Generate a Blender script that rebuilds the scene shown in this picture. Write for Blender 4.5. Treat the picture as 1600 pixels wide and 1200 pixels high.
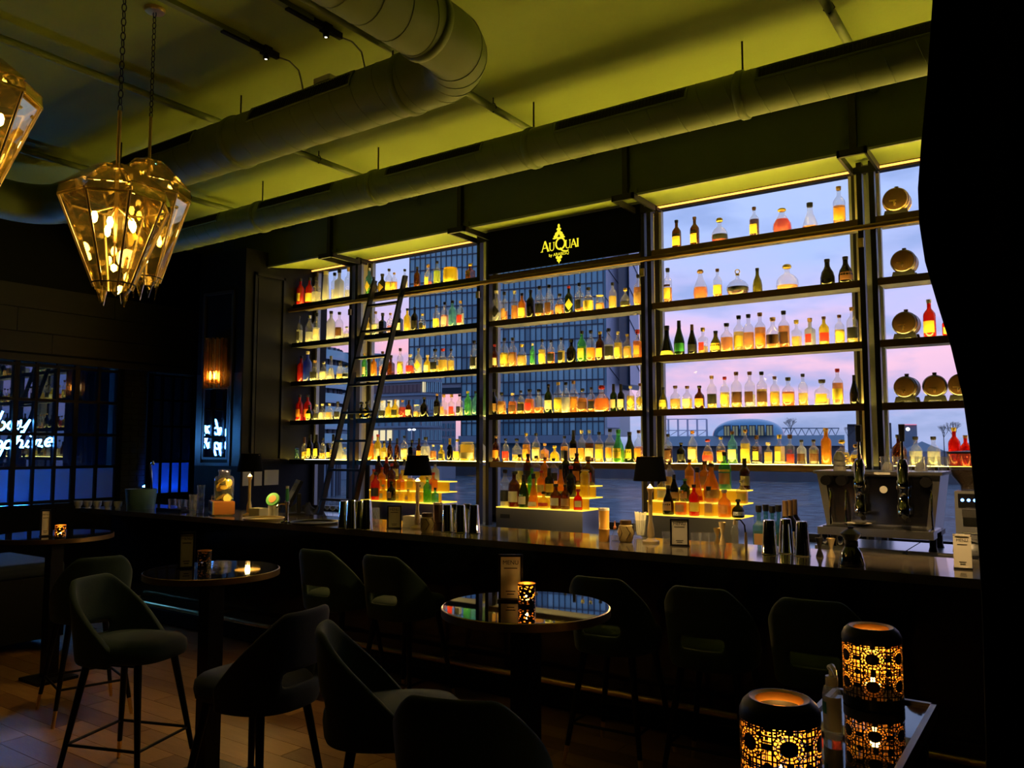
import bpy, math, random
import numpy as np
from mathutils import Vector, Matrix
random.seed(7)
SC = bpy.context.scene
COL = SC.collection
for o in list(bpy.data.objects): bpy.data.objects.remove(o)

# ------------------------------------------------------------------ camera
FPX, YAW, PITCH, EYE = 1263.3, -0.606714, 0.080162, 1.7
cd = bpy.data.cameras.new('camera'); cam = bpy.data.objects.new('camera', cd); COL.objects.link(cam)
cd.sensor_fit = 'HORIZONTAL'; cd.sensor_width = 36.0; cd.lens = 36.0 * FPX / 1600.0
cd.clip_start = 0.05; cd.clip_end = 3000
cam.location = (0, 0, EYE)
cam.rotation_euler = (math.pi / 2 + PITCH, 0, -YAW)
SC.camera = cam

# ------------------------------------------------------------------ view
SC.view_settings.view_transform = 'Standard'
SC.view_settings.look = 'None'
SC.view_settings.gamma = 1.0
SC.view_settings.exposure = 0.0
SC.view_settings.use_curve_mapping = False
SC.cycles.max_bounces = 8
SC.cycles.diffuse_bounces = 3
SC.cycles.glossy_bounces = 4
SC.cycles.transmission_bounces = 6
SC.cycles.transparent_max_bounces = 24
SC.cycles.sample_clamp_indirect = 4.0
SC.cycles.caustics_reflective = False
SC.cycles.caustics_refractive = False

# ------------------------------------------------------------------ world: dusk sky, blue above, pink band, cloud streaks
def build_world():
    w = bpy.data.worlds.new('dusk_sky'); SC.world = w; w.use_nodes = True
    nt = w.node_tree; nt.nodes.clear(); N = nt.nodes.new; L = nt.links.new
    out = N('ShaderNodeOutputWorld'); bg = N('ShaderNodeBackground'); L(bg.outputs[0], out.inputs[0])
    tc = N('ShaderNodeTexCoord'); sep = N('ShaderNodeSeparateXYZ'); L(tc.outputs['Generated'], sep.inputs[0])
    # cloud noise, stretched along the horizon
    mp = N('ShaderNodeMapping'); mp.inputs['Scale'].default_value = (2.2, 2.2, 6.5); L(tc.outputs['Generated'], mp.inputs[0])
    nz = N('ShaderNodeTexNoise'); nz.inputs['Scale'].default_value = 2.4; nz.inputs['Detail'].default_value = 6; nz.inputs['Roughness'].default_value = 0.55
    L(mp.outputs[0], nz.inputs['Vector'])
    # elevation bent by noise
    ma = N('ShaderNodeMath'); ma.operation = 'MULTIPLY_ADD'; ma.inputs[1].default_value = 0.16; L(nz.outputs['Fac'], ma.inputs[0])
    ms = N('ShaderNodeMath'); ms.operation = 'SUBTRACT'; ms.inputs[1].default_value = 0.08; L(sep.outputs['Z'], ms.inputs[0]); L(ms.outputs[0], ma.inputs[2])
    rp = N('ShaderNodeValToRGB'); L(ma.outputs[0], rp.inputs[0])
    e = rp.color_ramp.elements
    e[0].position = 0.0; e[0].color = (0.20, 0.26, 0.46, 1)
    e[1].position = 1.0; e[1].color = (0.20, 0.34, 0.70, 1)
    for p, c in ((0.02, (0.33, 0.38, 0.62, 1)), (0.055, (0.66, 0.43, 0.62, 1)), (0.11, (0.78, 0.48, 0.64, 1)), (0.16, (0.50, 0.46, 0.76, 1)), (0.24, (0.36, 0.46, 0.78, 1)), (0.45, (0.40, 0.50, 0.86, 1))):
        x = e.new(p); x.color = c
    # salmon glow where the sun went down (azimuth to the west, low)
    dt = N('ShaderNodeVectorMath'); dt.operation = 'DOT_PRODUCT'; dt.inputs[1].default_value = (-0.70, 0.70, 0.10); L(tc.outputs['Generated'], dt.inputs[0])
    mr = N('ShaderNodeMapRange'); mr.inputs['From Min'].default_value = 0.965; mr.inputs['From Max'].default_value = 0.998; L(dt.outputs['Value'], mr.inputs['Value'])
    mx = N('ShaderNodeMixRGB'); mx.inputs[2].default_value = (0.92, 0.36, 0.36, 1); L(rp.outputs[0], mx.inputs[1])
    el = N('ShaderNodeMapRange'); el.inputs['From Min'].default_value = 0.09; el.inputs['From Max'].default_value = 0.20; el.inputs['To Min'].default_value = 0.85; el.inputs['To Max'].default_value = 0.0; L(sep.outputs['Z'], el.inputs['Value'])
    m2 = N('ShaderNodeMath'); m2.operation = 'MULTIPLY'; L(el.outputs[0], m2.inputs[1]); L(mr.outputs[0], m2.inputs[0]); L(m2.outputs[0], mx.inputs[0])
    # violet-blue cloud bodies
    n2 = N('ShaderNodeTexNoise'); n2.inputs['Scale'].default_value = 3.6; n2.inputs['Detail'].default_value = 7; L(mp.outputs[0], n2.inputs['Vector'])
    r2 = N('ShaderNodeMapRange'); r2.inputs['From Min'].default_value = 0.47; r2.inputs['From Max'].default_value = 0.66; r2.inputs['To Max'].default_value = 0.8; L(n2.outputs['Fac'], r2.inputs['Value'])
    mx2 = N('ShaderNodeMixRGB'); mx2.inputs[2].default_value = (0.24, 0.33, 0.62, 1); L(mx.outputs[0], mx2.inputs[1]); L(r2.outputs[0], mx2.inputs[0])
    L(mx2.outputs[0], bg.inputs[0]); bg.inputs[1].default_value = 1.42
build_world()

# ------------------------------------------------------------------ pixel -> place
cy, sy = math.cos(YAW), math.sin(YAW)
FV = Vector((sy * math.cos(PITCH), cy * math.cos(PITCH), math.sin(PITCH))); RV = Vector((cy, -sy, 0)); UV_ = RV.cross(FV)
CV = Vector((0, 0, EYE))
def ray(px, py): return FV + RV * ((px - 800) / FPX) - UV_ * ((py - 600) / FPX)
def at(px, py, x=None, y=None, z=None, d=None):
    r = ray(px, py)
    t = x / r.x if x is not None else y / r.y if y is not None else (z - EYE) / r.z if z is not None else d
    return CV + r * t
def depth(p): return (Vector(p) - CV).dot(FV)

# ------------------------------------------------------------------ mesh builder
class MB:
    def __init__(s): s.v = []; s.f = []
    def add(s, vs, fs):
        n = len(s.v); s.v += [tuple(p) for p in vs]; s.f += [tuple(i + n for i in q) for q in fs]; return s
    def box(s, x0, x1, y0, y1, z0, z1):
        return s.add([(x0,y0,z0),(x1,y0,z0),(x1,y1,z0),(x0,y1,z0),(x0,y0,z1),(x1,y0,z1),(x1,y1,z1),(x0,y1,z1)],
                     [(0,3,2,1),(4,5,6,7),(0,1,5,4),(1,2,6,5),(2,3,7,6),(3,0,4,7)])
    def cbox(s, c, d, m=None):
        vs = [Vector((a*d[0]/2, b*d[1]/2, e*d[2]/2)) for e in (-1,1) for a, b in ((-1,-1),(1,-1),(1,1),(-1,1))]
        if m is not None: vs = [m @ v for v in vs]
        return s.add([v + Vector(c) for v in vs], [(0,3,2,1),(4,5,6,7),(0,1,5,4),(1,2,6,5),(2,3,7,6),(3,0,4,7)])
    def cyl(s, p0, p1, r0, r1=None, n=12, cap=True):
        return s.tube([p0, p1], r0, n, r1, cap)
    def tube(s, pts, r, n=8, r1=None, cap=True, closed=False):
        pts = [Vector(p) for p in pts]; k = len(pts); vs = []; up = None
        for i, p in enumerate(pts):
            if closed: t = (pts[(i+1) % k] - pts[i-1]).normalized()
            else: t = (pts[min(i+1,k-1)] - pts[max(i-1,0)]).normalized()
            if up is None:
                a = Vector((0,0,1)) if abs(t.z) < 0.9 else Vector((1,0,0)); up = t.cross(a).normalized()
            else:
                up = up - t * up.dot(t)
                up = up.normalized() if up.length > 1e-6 else t.orthogonal().normalized()
            w = t.cross(up); rr = r if r1 is None else r + (r1 - r) * i / max(1, k-1)
            if isinstance(r, (list, tuple)): rr = r[i]
            vs += [p + (up * math.cos(2*math.pi*j/n) + w * math.sin(2*math.pi*j/n)) * rr for j in range(n)]
        fs = []
        for i in range(k if closed else k-1):
            a = i*n; b = ((i+1) % k)*n
            fs += [(a+j, a+(j+1)%n, b+(j+1)%n, b+j) for j in range(n)]
        if cap and not closed: fs += [tuple(range(n))[::-1], tuple((k-1)*n + j for j in range(n))]
        return s.add(vs, fs)
    def lathe(s, prof, n=20, c=(0,0,0), rot=0.0, cap=True, sx=1.0, sy_=1.0, axis='z'):
        vs = []
        for r, z in prof:
            for j in range(n):
                a = rot + 2*math.pi*j/n; q = (r*math.cos(a)*sx, r*math.sin(a)*sy_, z)
                if axis == 'y': q = (q[0], q[2], -q[1])
                vs.append((c[0]+q[0], c[1]+q[1], c[2]+q[2]))
        fs = []
        for i in range(len(prof)-1):
            a, b = i*n, (i+1)*n
            fs += [(a+j, a+(j+1)%n, b+(j+1)%n, b+j) for j in range(n)]
        if cap:
            if prof[0][0] > 1e-5: fs.append(tuple(range(n))[::-1])
            if prof[-1][0] > 1e-5: fs.append(tuple((len(prof)-1)*n + j for j in range(n)))
        return s.add(vs, fs)
    def prism(s, poly, z0, z1):
        n = len(poly)
        return s.add([(x,y,z0) for x,y in poly] + [(x,y,z1) for x,y in poly],
                     [tuple(range(n))[::-1], tuple(range(n,2*n))] + [(i,(i+1)%n,n+(i+1)%n,n+i) for i in range(n)])
    def slab(s, pts, th):
        """flat polygon (3-D points) given thickness th along its normal"""
        p = [Vector(q) for q in pts]; nrm = (p[1]-p[0]).cross(p[2]-p[0]).normalized() * th; n = len(p)
        return s.add(p + [q + nrm for q in p], [tuple(range(n))[::-1], tuple(range(n,2*n))] + [(i,(i+1)%n,n+(i+1)%n,n+i) for i in range(n)])
    def mesh(s, name, mat, smooth=False, ang=40):
        me = bpy.data.meshes.new(name); me.from_pydata(s.v, [], s.f); me.update()
        if mat is not None: me.materials.append(mat)
        if smooth:
            me.shade_smooth()
            try: me.set_sharp_from_angle(angle=math.radians(ang))
            except Exception: pass
        return me
    def build(s, name, mat, parent=None, smooth=False, loc=None, ang=40):
        o = bpy.data.objects.new(name, s.mesh(name, mat, smooth, ang)); COL.objects.link(o)
        if parent is not None: o.parent = parent
        if loc is not None: o.location = loc
        return o
def tag(o, label=None, cat=None, group=None, kind=None):
    if label: o['label'] = label
    if cat: o['category'] = cat
    if group: o['group'] = group
    if kind: o['kind'] = kind
    return o
def thing(name, label, cat, loc=(0,0,0), rz=0.0, group=None):
    o = bpy.data.objects.new(name, None); COL.objects.link(o); o.location = loc; o.rotation_euler = (0,0,rz)
    o.empty_display_size = 0.05
    return tag(o, label, cat, group)
def struct(o): o['kind'] = 'structure'; return o
def inst(name, me, parent=None, loc=None, rz=0.0, scale=None):
    o = bpy.data.objects.new(name, me); COL.objects.link(o)
    if parent is not None: o.parent = parent
    if loc is not None: o.location = loc
    if rz: o.rotation_euler = (0,0,rz)
    if scale is not None: o.scale = scale
    return o
def copy_tree(o, parent=None):
    c = o.copy(); COL.objects.link(c); c.parent = parent
    for ch in list(o.children): copy_tree(ch, c)
    return c
def mod(o, t, **k):
    m = o.modifiers.new(t.lower(), t)
    for a, b in k.items(): setattr(m, a, b)
    return o
def text_mesh(txt, size, mat, name='lettering', depth_=0.001, align='CENTER'):
    cu = bpy.data.curves.new('txt', 'FONT'); cu.body = txt; cu.size = size; cu.extrude = depth_; cu.align_x = align; cu.align_y = 'CENTER'
    o = bpy.data.objects.new('txt', cu); COL.objects.link(o)
    dg = bpy.context.evaluated_depsgraph_get(); me = bpy.data.meshes.new_from_object(o.evaluated_get(dg)); me.name = name
    bpy.data.objects.remove(o); me.materials.clear(); me.materials.append(mat); return me

# ------------------------------------------------------------------ materials
def mat(name, col, rough=0.5, metal=0.0, var=0.12, scale=8.0, bump=0.0, bscale=60.0, sheen=0.0, coat=0.0, spec=0.5, stretch=(1,1,1)):
    m = bpy.data.materials.new(name); m.use_nodes = True; nt = m.node_tree; b = nt.nodes['Principled BSDF']; N = nt.nodes.new; L = nt.links.new
    tc = N('ShaderNodeTexCoord'); mp = N('ShaderNodeMapping'); mp.inputs['Scale'].default_value = stretch; L(tc.outputs['Object'], mp.inputs[0])
    nz = N('ShaderNodeTexNoise'); nz.inputs['Scale'].default_value = scale; nz.inputs['Detail'].default_value = 4; L(mp.outputs[0], nz.inputs['Vector'])
    mx = N('ShaderNodeMixRGB'); mx.inputs[1].default_value = (*[c*(1-var) for c in col], 1); mx.inputs[2].default_value = (*[min(1,c*(1+var)) for c in col], 1)
    L(nz.outputs['Fac'], mx.inputs[0]); L(mx.outputs[0], b.inputs['Base Color'])
    b.inputs['Roughness'].default_value = rough; b.inputs['Metallic'].default_value = metal
    b.inputs['Specular IOR Level'].default_value = spec
    if sheen: b.inputs['Sheen Weight'].default_value = sheen; b.inputs['Sheen Roughness'].default_value = 0.4
    if coat: b.inputs['Coat Weight'].default_value = coat; b.inputs['Coat Roughness'].default_value = 0.05
    if bump:
        n2 = N('ShaderNodeTexNoise'); n2.inputs['Scale'].default_value = bscale; n2.inputs['Detail'].default_value = 3; L(mp.outputs[0], n2.inputs['Vector'])
        bp = N('ShaderNodeBump'); bp.inputs['Strength'].default_value = bump; bp.inputs['Distance'].default_value = 0.01; L(n2.outputs['Fac'], bp.inputs['Height']); L(bp.outputs[0], b.inputs['Normal'])
    return m
def emit(name, col, st):
    m = bpy.data.materials.new(name); m.use_nodes = True; nt = m.node_tree; nt.nodes.clear(); N = nt.nodes.new
    o = N('ShaderNodeOutputMaterial'); e = N('ShaderNodeEmission'); e.inputs[0].default_value = (*col, 1); e.inputs[1].default_value = st; nt.links.new(e.outputs[0], o.inputs[0]); return m
def glassy(name, tint, gloss=1.0, trans=0.0, tcol=None, rough=0.03, base=0.04, gcol=(0.8, 0.8, 0.8)):
    """thin glass: see-through tint, mirror-like sheen at grazing angles, an optional share that scatters light"""
    m = bpy.data.materials.new(name); m.use_nodes = True; nt = m.node_tree; nt.nodes.clear(); N = nt.nodes.new; L = nt.links.new
    o = N('ShaderNodeOutputMaterial'); t = N('ShaderNodeBsdfTransparent'); t.inputs[0].default_value = (*tint, 1)
    sh = t.outputs[0]
    if trans:
        tr = N('ShaderNodeBsdfTranslucent'); tr.inputs[0].default_value = (*(tcol or tint), 1); df = N('ShaderNodeBsdfDiffuse'); df.inputs[0].default_value = (*(tcol or tint), 1)
        m0 = N('ShaderNodeMixShader'); m0.inputs[0].default_value = 0.4; L(tr.outputs[0], m0.inputs[1]); L(df.outputs[0], m0.inputs[2])
        m1 = N('ShaderNodeMixShader'); m1.inputs[0].default_value = trans; L(sh, m1.inputs[1]); L(m0.outputs[0], m1.inputs[2]); sh = m1.outputs[0]
    g = N('ShaderNodeBsdfGlossy'); g.inputs['Roughness'].default_value = rough; g.inputs[0].default_value = (*gcol, 1)
    lw = N('ShaderNodeLayerWeight'); lw.inputs[0].default_value = 0.35
    ma = N('ShaderNodeMath'); ma.operation = 'MULTIPLY_ADD'; ma.inputs[1].default_value = 0.45*gloss; ma.inputs[2].default_value = base*gloss; ma.use_clamp = True
    pw = N('ShaderNodeMath'); pw.operation = 'POWER'; pw.inputs[1].default_value = 2.0; L(lw.outputs['Facing'], pw.inputs[0]); L(pw.outputs[0], ma.inputs[0])
    m2 = N('ShaderNodeMixShader'); L(ma.outputs[0], m2.inputs[0]); L(sh, m2.inputs[1]); L(g.outputs[0], m2.inputs[2]); L(m2.outputs[0], o.inputs[0])
    return m
M = {}
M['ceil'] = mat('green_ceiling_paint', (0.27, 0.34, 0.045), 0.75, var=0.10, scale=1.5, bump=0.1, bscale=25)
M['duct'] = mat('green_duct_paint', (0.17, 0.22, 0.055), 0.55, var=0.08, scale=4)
M['beam'] = mat('shaded_green_beam', (0.05, 0.064, 0.02), 0.7, var=0.08, scale=2)  # beam green darkened: the shade on its room side is put into the colour
M['blackwall'] = mat('black_panel_paint', (0.0045, 0.0046, 0.0046), 0.5, var=0.15, scale=3, spec=0.15)
M['black'] = mat('black_lacquer', (0.006, 0.006, 0.007), 0.4, var=0.2, spec=0.2)
M['matblack'] = mat('matt_black', (0.0035, 0.0035, 0.0035), 0.9, var=0.2, spec=0.08)
M['blackmetal'] = mat('black_metal', (0.015, 0.014, 0.013), 0.4, metal=0.6, var=0.2)
M['bronze'] = mat('bronzed_steel', (0.14, 0.085, 0.035), 0.38, metal=0.85, var=0.25, scale=14, stretch=(1,6,6))
M['brass'] = mat('brass', (0.85, 0.58, 0.22), 0.36, metal=1.0, var=0.1)
M['steel'] = mat('brushed_steel', (0.55, 0.56, 0.57), 0.28, metal=1.0, var=0.08, scale=30, stretch=(1,1,12))
M['chrome'] = mat('chrome', (0.8, 0.8, 0.8), 0.06, metal=1.0, var=0.03)
M['darksteel'] = mat('dark_steel', (0.16, 0.16, 0.17), 0.3, metal=1.0, var=0.1)
M['mullion'] = mat('grey_beige_mullion', (0.42, 0.38, 0.31), 0.5, var=0.05)
M['greymetal'] = mat('grey_anodised', (0.24, 0.25, 0.27), 0.4, metal=0.5, var=0.05)
M['white'] = mat('white_ceramic', (0.62, 0.60, 0.55), 0.25, var=0.05)
M['paper'] = mat('cream_paper', (0.70, 0.66, 0.55), 0.8, var=0.04)
M['ink'] = mat('black_ink', (0.03, 0.025, 0.02), 0.8, var=0.1)
M['led'] = emit('warm_led', (1.0, 0.70, 0.12), 50.0)
M['ledo'] = emit('orange_led', (1.0, 0.46, 0.08), 2.2)
M['pane'] = glassy('window_glass', (0.96, 0.97, 0.98), 0.35, base=0.03, rough=0.0)
# ================================================================== STRUCTURE
ZC = 4.44            # ceiling
YS = 6.67            # front of the window shelves
YG = 7.06            # window glass
XL = -10.0           # left wall
M['wood'] = mat('oiled_oak', (0.34, 0.17, 0.055), 0.42, var=0.35, scale=3.0, stretch=(1.2, 9, 1), bump=0.15, bscale=20)
M['wood2'] = mat('oiled_oak_light', (0.42, 0.22, 0.07), 0.42, var=0.3, scale=3.0, stretch=(1.2, 9, 1), bump=0.15, bscale=20)
M['wood3'] = mat('oiled_oak_dark', (0.26, 0.12, 0.038), 0.42, var=0.35, scale=3.0, stretch=(1.2, 9, 1), bump=0.15, bscale=20)
fl = struct(MB().box(-11.6, 3.2, -3.2, 7.2, -0.12, -0.012).build('floor', M['wood3']))
pm = [MB().box(0, 0.996, 0, 0.157, -0.012, 0.0).mesh('plank', M[k]) for k in ('wood', 'wood2', 'wood3')]
for r in range(22):
    for c in range(8):
        x = -8.2 + c*1.0 + (0.5 if r % 2 else 0.0) - (0.27 if r % 3 == 0 else 0); y = 1.0 + r*0.16
        if x > -1.0: continue
        inst('plank', random.choice(pm), fl, (x, y, 0))
big = MB()
for (a, b, c, d) in ((-11.6, 3.2, -3.2, 1.0), (-11.6, 3.2, 4.52, 7.2), (-11.6, -8.5, 1.0, 4.52), (0.3, 3.2, 1.0, 4.52)): big.box(a, b, c, d, -0.012, -0.001)
big.build('board_field', M['wood'], fl)['kind'] = 'stuff'
struct(MB().box(-11.6, 3.2, -3.2, 7.3, ZC, ZC+0.15).build('ceiling', M['ceil']))
struct(MB().box(-11.6, 3.2, -3.25, -3.0, 0, ZC).build('wall_back', M['blackwall']))
struct(MB().box(3.0, 3.2, -3.2, 7.3, 0, ZC).build('wall_right', M['blackwall']))

# --- window wall: low wall, head, end piece
wb = MB(); wb.box(-8.0, 3.2, YG-0.04, YG+0.2, -0.1, 0.95); wb.box(-8.0, 3.2, YG-0.02, YG+0.2, 4.03, ZC); wb.box(0.75, 3.2, YG-0.02, YG+0.2, 0.9, 4.1); wb.box(-11.6, -8.0, YG-0.04, YG+0.2, 0, ZC)
struct(wb.build('wall_bar', M['blackwall']))
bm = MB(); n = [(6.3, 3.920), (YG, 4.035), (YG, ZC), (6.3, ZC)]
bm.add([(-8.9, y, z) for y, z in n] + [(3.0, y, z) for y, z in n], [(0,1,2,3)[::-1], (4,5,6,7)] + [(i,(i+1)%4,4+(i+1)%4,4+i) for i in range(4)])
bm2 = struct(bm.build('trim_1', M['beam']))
tag(bm2, 'green beam running above the bar windows, its shade put into the paint')
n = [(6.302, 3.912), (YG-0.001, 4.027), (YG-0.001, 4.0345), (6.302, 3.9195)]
MB().add([(-8.0, y, z) for y, z in n] + [(3.0, y, z) for y, z in n], [(0,1,2,3)[::-1], (4,5,6,7)] + [(i,(i+1)%4,4+(i+1)%4,4+i) for i in range(4)]).build('soffit_lit_face', M['ceil'], bm2)  # underside split off in lighter ceiling paint so it reads as the lit face
MB().box(-8.0, 3.0, 6.285, 6.305, 3.905, 3.925).build('edge_strip', M['greymetal'], bm2)
MB().box(-8.0, 0.7, YG-0.075, YG-0.06, 3.985, 4.0).build('led_strip', M['ledo'], bm2)

# --- windows behind the shelves
MX = [-8.05, -7.08, -5.19, -3.27, -1.34, 0.70]
for i in range(5):
    a, b = MX[i]+0.05, MX[i+1]-0.05
    w = struct(MB().box(a, b, YG, YG+0.012, 0.98, 4.0).build('window_%d' % (i+1), M['pane']))
    fr = MB()
    for x0, x1, z0, z1 in ((a, a+0.045, 0.95, 4.02), (b-0.045, b, 0.95, 4.02), (a, b, 0.95, 0.995), (a, b, 3.975, 4.03)): fr.box(x0, x1, YG-0.03, YG+0.04, z0, z1)
    fr.build('window_frame', M['blackmetal'], w)
    MB().box(a+0.045, a+0.07, YG-0.02, YG+0.03, 0.99, 3.98).build('window_sash', M['greymetal'], w)
    MB().box(b-0.07, b-0.045, YG-0.02, YG+0.03, 0.99, 3.98).build('window_sash', M['greymetal'], w)
for i in range(1, 5):
    struct(MB().box(MX[i]-0.05, MX[i]+0.05, YG-0.13, YG+0.06, 0.9, 4.03).build('trim_%d' % (i+1), M['mullion']))
    struct(MB().box(MX[i]-0.02, MX[i]+0.065, YG-0.16, YG-0.12, 0.9, 4.02).build('trim_%d' % (i+11), M['greymetal']))

# --- panelled pillar that ends the bar window
P1 = Vector((-8.0, 5.98)); P2 = Vector((-8.80, 5.910))
pil = struct(MB().prism([(P1.x, P1.y), (-8.0, YG), (-8.9, YG), (P2.x, P2.y)], 0, ZC-0.35).build('wall_pillar', M['blackwall']))
# moulding frame on the +x side
def frame_yz(x, y0, y1, z0, z1, t, p, name, m, par):
    q = MB(); q.box(x, x+p, y0, y0+t, z0, z1); q.box(x, x+p, y1-t, y1, z0, z1); q.box(x, x+p, y0, y1, z0, z0+t); q.box(x, x+p, y0, y1, z1-t, z1)
    return q.build(name, m, par)
frame_yz(-8.0, 6.10, 6.56, 1.55, 3.82, 0.035, 0.025, 'moulding', M['black'], pil)
MB().box(-8.0, -7.99, 6.16, 6.50, 1.62, 3.76).build('panel', M['blackwall'], pil)
du = (P1 - P2).normalized(); dn = Vector((du.y, -du.x))
def on_face(s, z, out=0.0):                 # s metres from the pillar's left front corner along its front face
    q = P2 + du*s + dn*out; return Vector((q.x, q.y, z))
def face_box(mb, s0, s1, z0, z1, o0, o1):
    a = [on_face(s, z, o) for z in (z0, z1) for s, o in ((s0, o1), (s1, o1), (s1, o0), (s0, o0))]
    return mb.add(a, [(0,3,2,1),(4,5,6,7),(0,1,5,4),(1,2,6,5),(2,3,7,6),(3,0,4,7)])
q = MB()
for s0, s1, z0, z1 in ((0.10, 0.135, 1.5, 3.6), (0.60, 0.635, 1.5, 3.6), (0.10, 0.635, 1.5, 1.535), (0.10, 0.635, 3.565, 3.6)): face_box(q, s0, s1, z0, z1, 0.0, 0.025)
M['glossframe'] = mat('gloss_black_frame', (0.03, 0.03, 0.034), 0.28, spec=0.7)
q.build('moulding', M['glossframe'], pil)
M['mirror'] = mat('dark_mirror', (0.75, 0.8, 0.85), 0.02, metal=1.0, var=0.02)
mir = thing('wall_mirror', 'narrow black framed mirror below the glass wall light on the pillar', 'mirror', (0,0,0))
face_box(MB(), 0.17, 0.56, 1.60, 2.42, 0.001, 0.012).build('mirror_glass', M['mirror'], mir)
q = MB()
for s0, s1, z0, z1 in ((0.145, 0.17, 1.575, 2.445), (0.56, 0.585, 1.575, 2.445), (0.17, 0.56, 1.575, 1.60), (0.17, 0.56, 2.42, 2.445)): face_box(q, s0, s1, z0, z1, 0.0, 0.02)
q.build('frame', M['glossframe'], mir)
for s0, s1 in ((0.64, 0.79), (0.01, 0.095)): face_box(MB(), s0, s1, 1.5, 2.6, 0.0, 0.008).build('side_panel', M['glossframe'], pil)

# --- left wall: lower wall, wall above, multi-pane window, brick recess, framed door
ya = [at(p, 680, x=XL).y for p in (-210, -146, -112, -80, -45, -10, 23, 55, 88, 118, 153, 184)]
zs = [1.075, 1.48, 1.872, 2.277, 2.683]
WY1 = ya[-1] + 0.03
wl = MB(); wl.box(XL-0.15, XL, -3.2, YG, 2.74, ZC); wl.box(XL-0.15, XL, -3.2, WY1, 0, 1.05); wl.box(XL-0.15, XL, -3.2, ya[0]-0.03, 1.05, 2.74)
wl.box(XL-0.15, XL, WY1-0.02, WY1+0.03, 0, 2.74); wl.box(XL-0.15, XL, 6.68, YG, 0, 2.74); wl.box(XL-1.6, XL-1.5, -3.2, YG, 0, ZC); wl.box(XL-0.15, XL, WY1, 6.02, 0, 0.9)
wall_left = struct(wl.build('wall_left', M['blackwall']))
M['panelpaint'] = mat('warm_black_boarding', (0.030, 0.026, 0.020), 0.5, var=0.2, scale=4, stretch=(1, 1, 4))
for r, (z0, z1) in enumerate(((2.83, 3.06), (3.07, 3.34), (3.35, 3.62))):
    y = -3.0 - 0.4*r
    while y < 7.0:
        y1 = min(y + 1.55, 7.0)
        if y1 > -1.5: MB().box(XL, XL+0.014, max(y, -2.9)+0.003, y1-0.003, z0, z1).build('wall_board', M['panelpaint'], wall_left)
        y += 1.55
MB().box(XL, XL+0.05, -2.9, 6.75, 2.72, 2.80).build('cornice', M['panelpaint'], wall_left)
win = bpy.data.objects.new('window_6', None); COL.objects.link(win); struct(win)
M['darkpane'] = glassy('reflective_dark_glass', (0.50, 0.58, 0.70), 1.5, base=0.14, rough=0.01, gcol=(0.45, 0.62, 0.95))
M['frost'] = glassy('frosted_pane', (0.10, 0.13, 0.18), 0.2, trans=0.9, tcol=(0.50, 0.62, 0.80), base=0.02)
for i in range(len(ya)-1):
    for j in range(4):
        MB().box(XL-0.06, XL-0.052, ya[i], ya[i+1], zs[j], zs[j+1]).build('pane', M['frost'] if j == 0 else M['darkpane'], win)
for i, y in enumerate(ya):
    t = 0.028 if (i - 6) % 3 == 0 else 0.016
    MB().box(XL-0.05, XL-0.01, y-t, y+t, 1.05, 2.72).build('glazing_bar', M['black'], win)
for z in zs: MB().box(XL-0.05, XL-0.012, ya[0], ya[-1], z-0.017, z+0.017).build('glazing_bar', M['black'], win)

# brick recess
M['mortar'] = mat('dark_mortar', (0.03, 0.03, 0.032), 0.9)
M['brick'] = mat('glazed_black_brick', (0.07, 0.075, 0.085), 0.22, var=0.4, scale=20)
wbk = struct(MB().box(XL-0.3, XL-0.14, WY1, 6.05, 0.9, 2.74).build('wall_brick', M['mortar']))
bme = [MB().box(0, 0.014, 0, w_, 0, 0.062).mesh('brick', M['brick']) for w_ in (0.205, 0.10)]
for r in range(25):
    z = 0.92 + r*0.073; y = WY1 - (0.11 if r % 2 else 0)
    while y < 6.0:
        if y >= WY1 - 0.001: inst('brick', bme[0] if y + 0.205 < 6.06 else bme[1], wbk, (XL-0.14, y, z))
        else: inst('brick', bme[1], wbk, (XL-0.14, WY1, z))
        y += 0.216
# framed glass door
dr = struct(MB().box(XL-0.05, XL-0.01, 6.03, 6.07, 0, 2.70).build('door_1', M['black']))
dys = [6.07, 6.22, 6.37, 6.51, 6.66]; dzs = [1.10, 1.53, 2.0, 2.35, 2.68]
M['bluefrost'] = glassy('frosted_blue_pane', (0.05, 0.10, 0.2), 0.2, trans=0.9, tcol=(0.35, 0.55, 0.9), base=0.02)
for i in range(4):
    for j in range(4):
        MB().box(XL-0.036, XL-0.03, dys[i], dys[i+1], dzs[j], dzs[j+1]).build('pane', M['bluefrost'] if j == 0 else M['darkpane'], dr)
for y in dys: MB().box(XL-0.05, XL-0.01, y-0.014, y+0.014, 1.0, 2.70).build('door_bar', M['black'], dr)
for z in dzs: MB().box(XL-0.05, XL-0.012, 6.07, 6.66, z-0.014, z+0.014).build('door_bar', M['black'], dr)
MB().box(XL-0.05, XL-0.01, 6.07, 6.66, 0, 1.09).build('door_panel', M['black'], dr)
# added unseen tubes that light the frosted door and window panes blue
M['addedblue'] = emit('added_blue_light', (0.02, 0.22, 1.0), 420.0)
tag(MB().tube([(XL-0.30, 6.10, 1.20), (XL-0.30, 6.62, 1.20)], 0.012, 8).build('added_tube', M['addedblue']), 'added unseen tube that lights the frosted door panels blue', 'lamp')
tag(MB().tube([(XL-0.45, 3.3, 1.15), (XL-0.45, 4.75, 1.15)], 0.012, 8).build('added_tube', M['addedblue']), 'added unseen tube that lights the frosted lower window panes blue', 'lamp')

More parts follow.
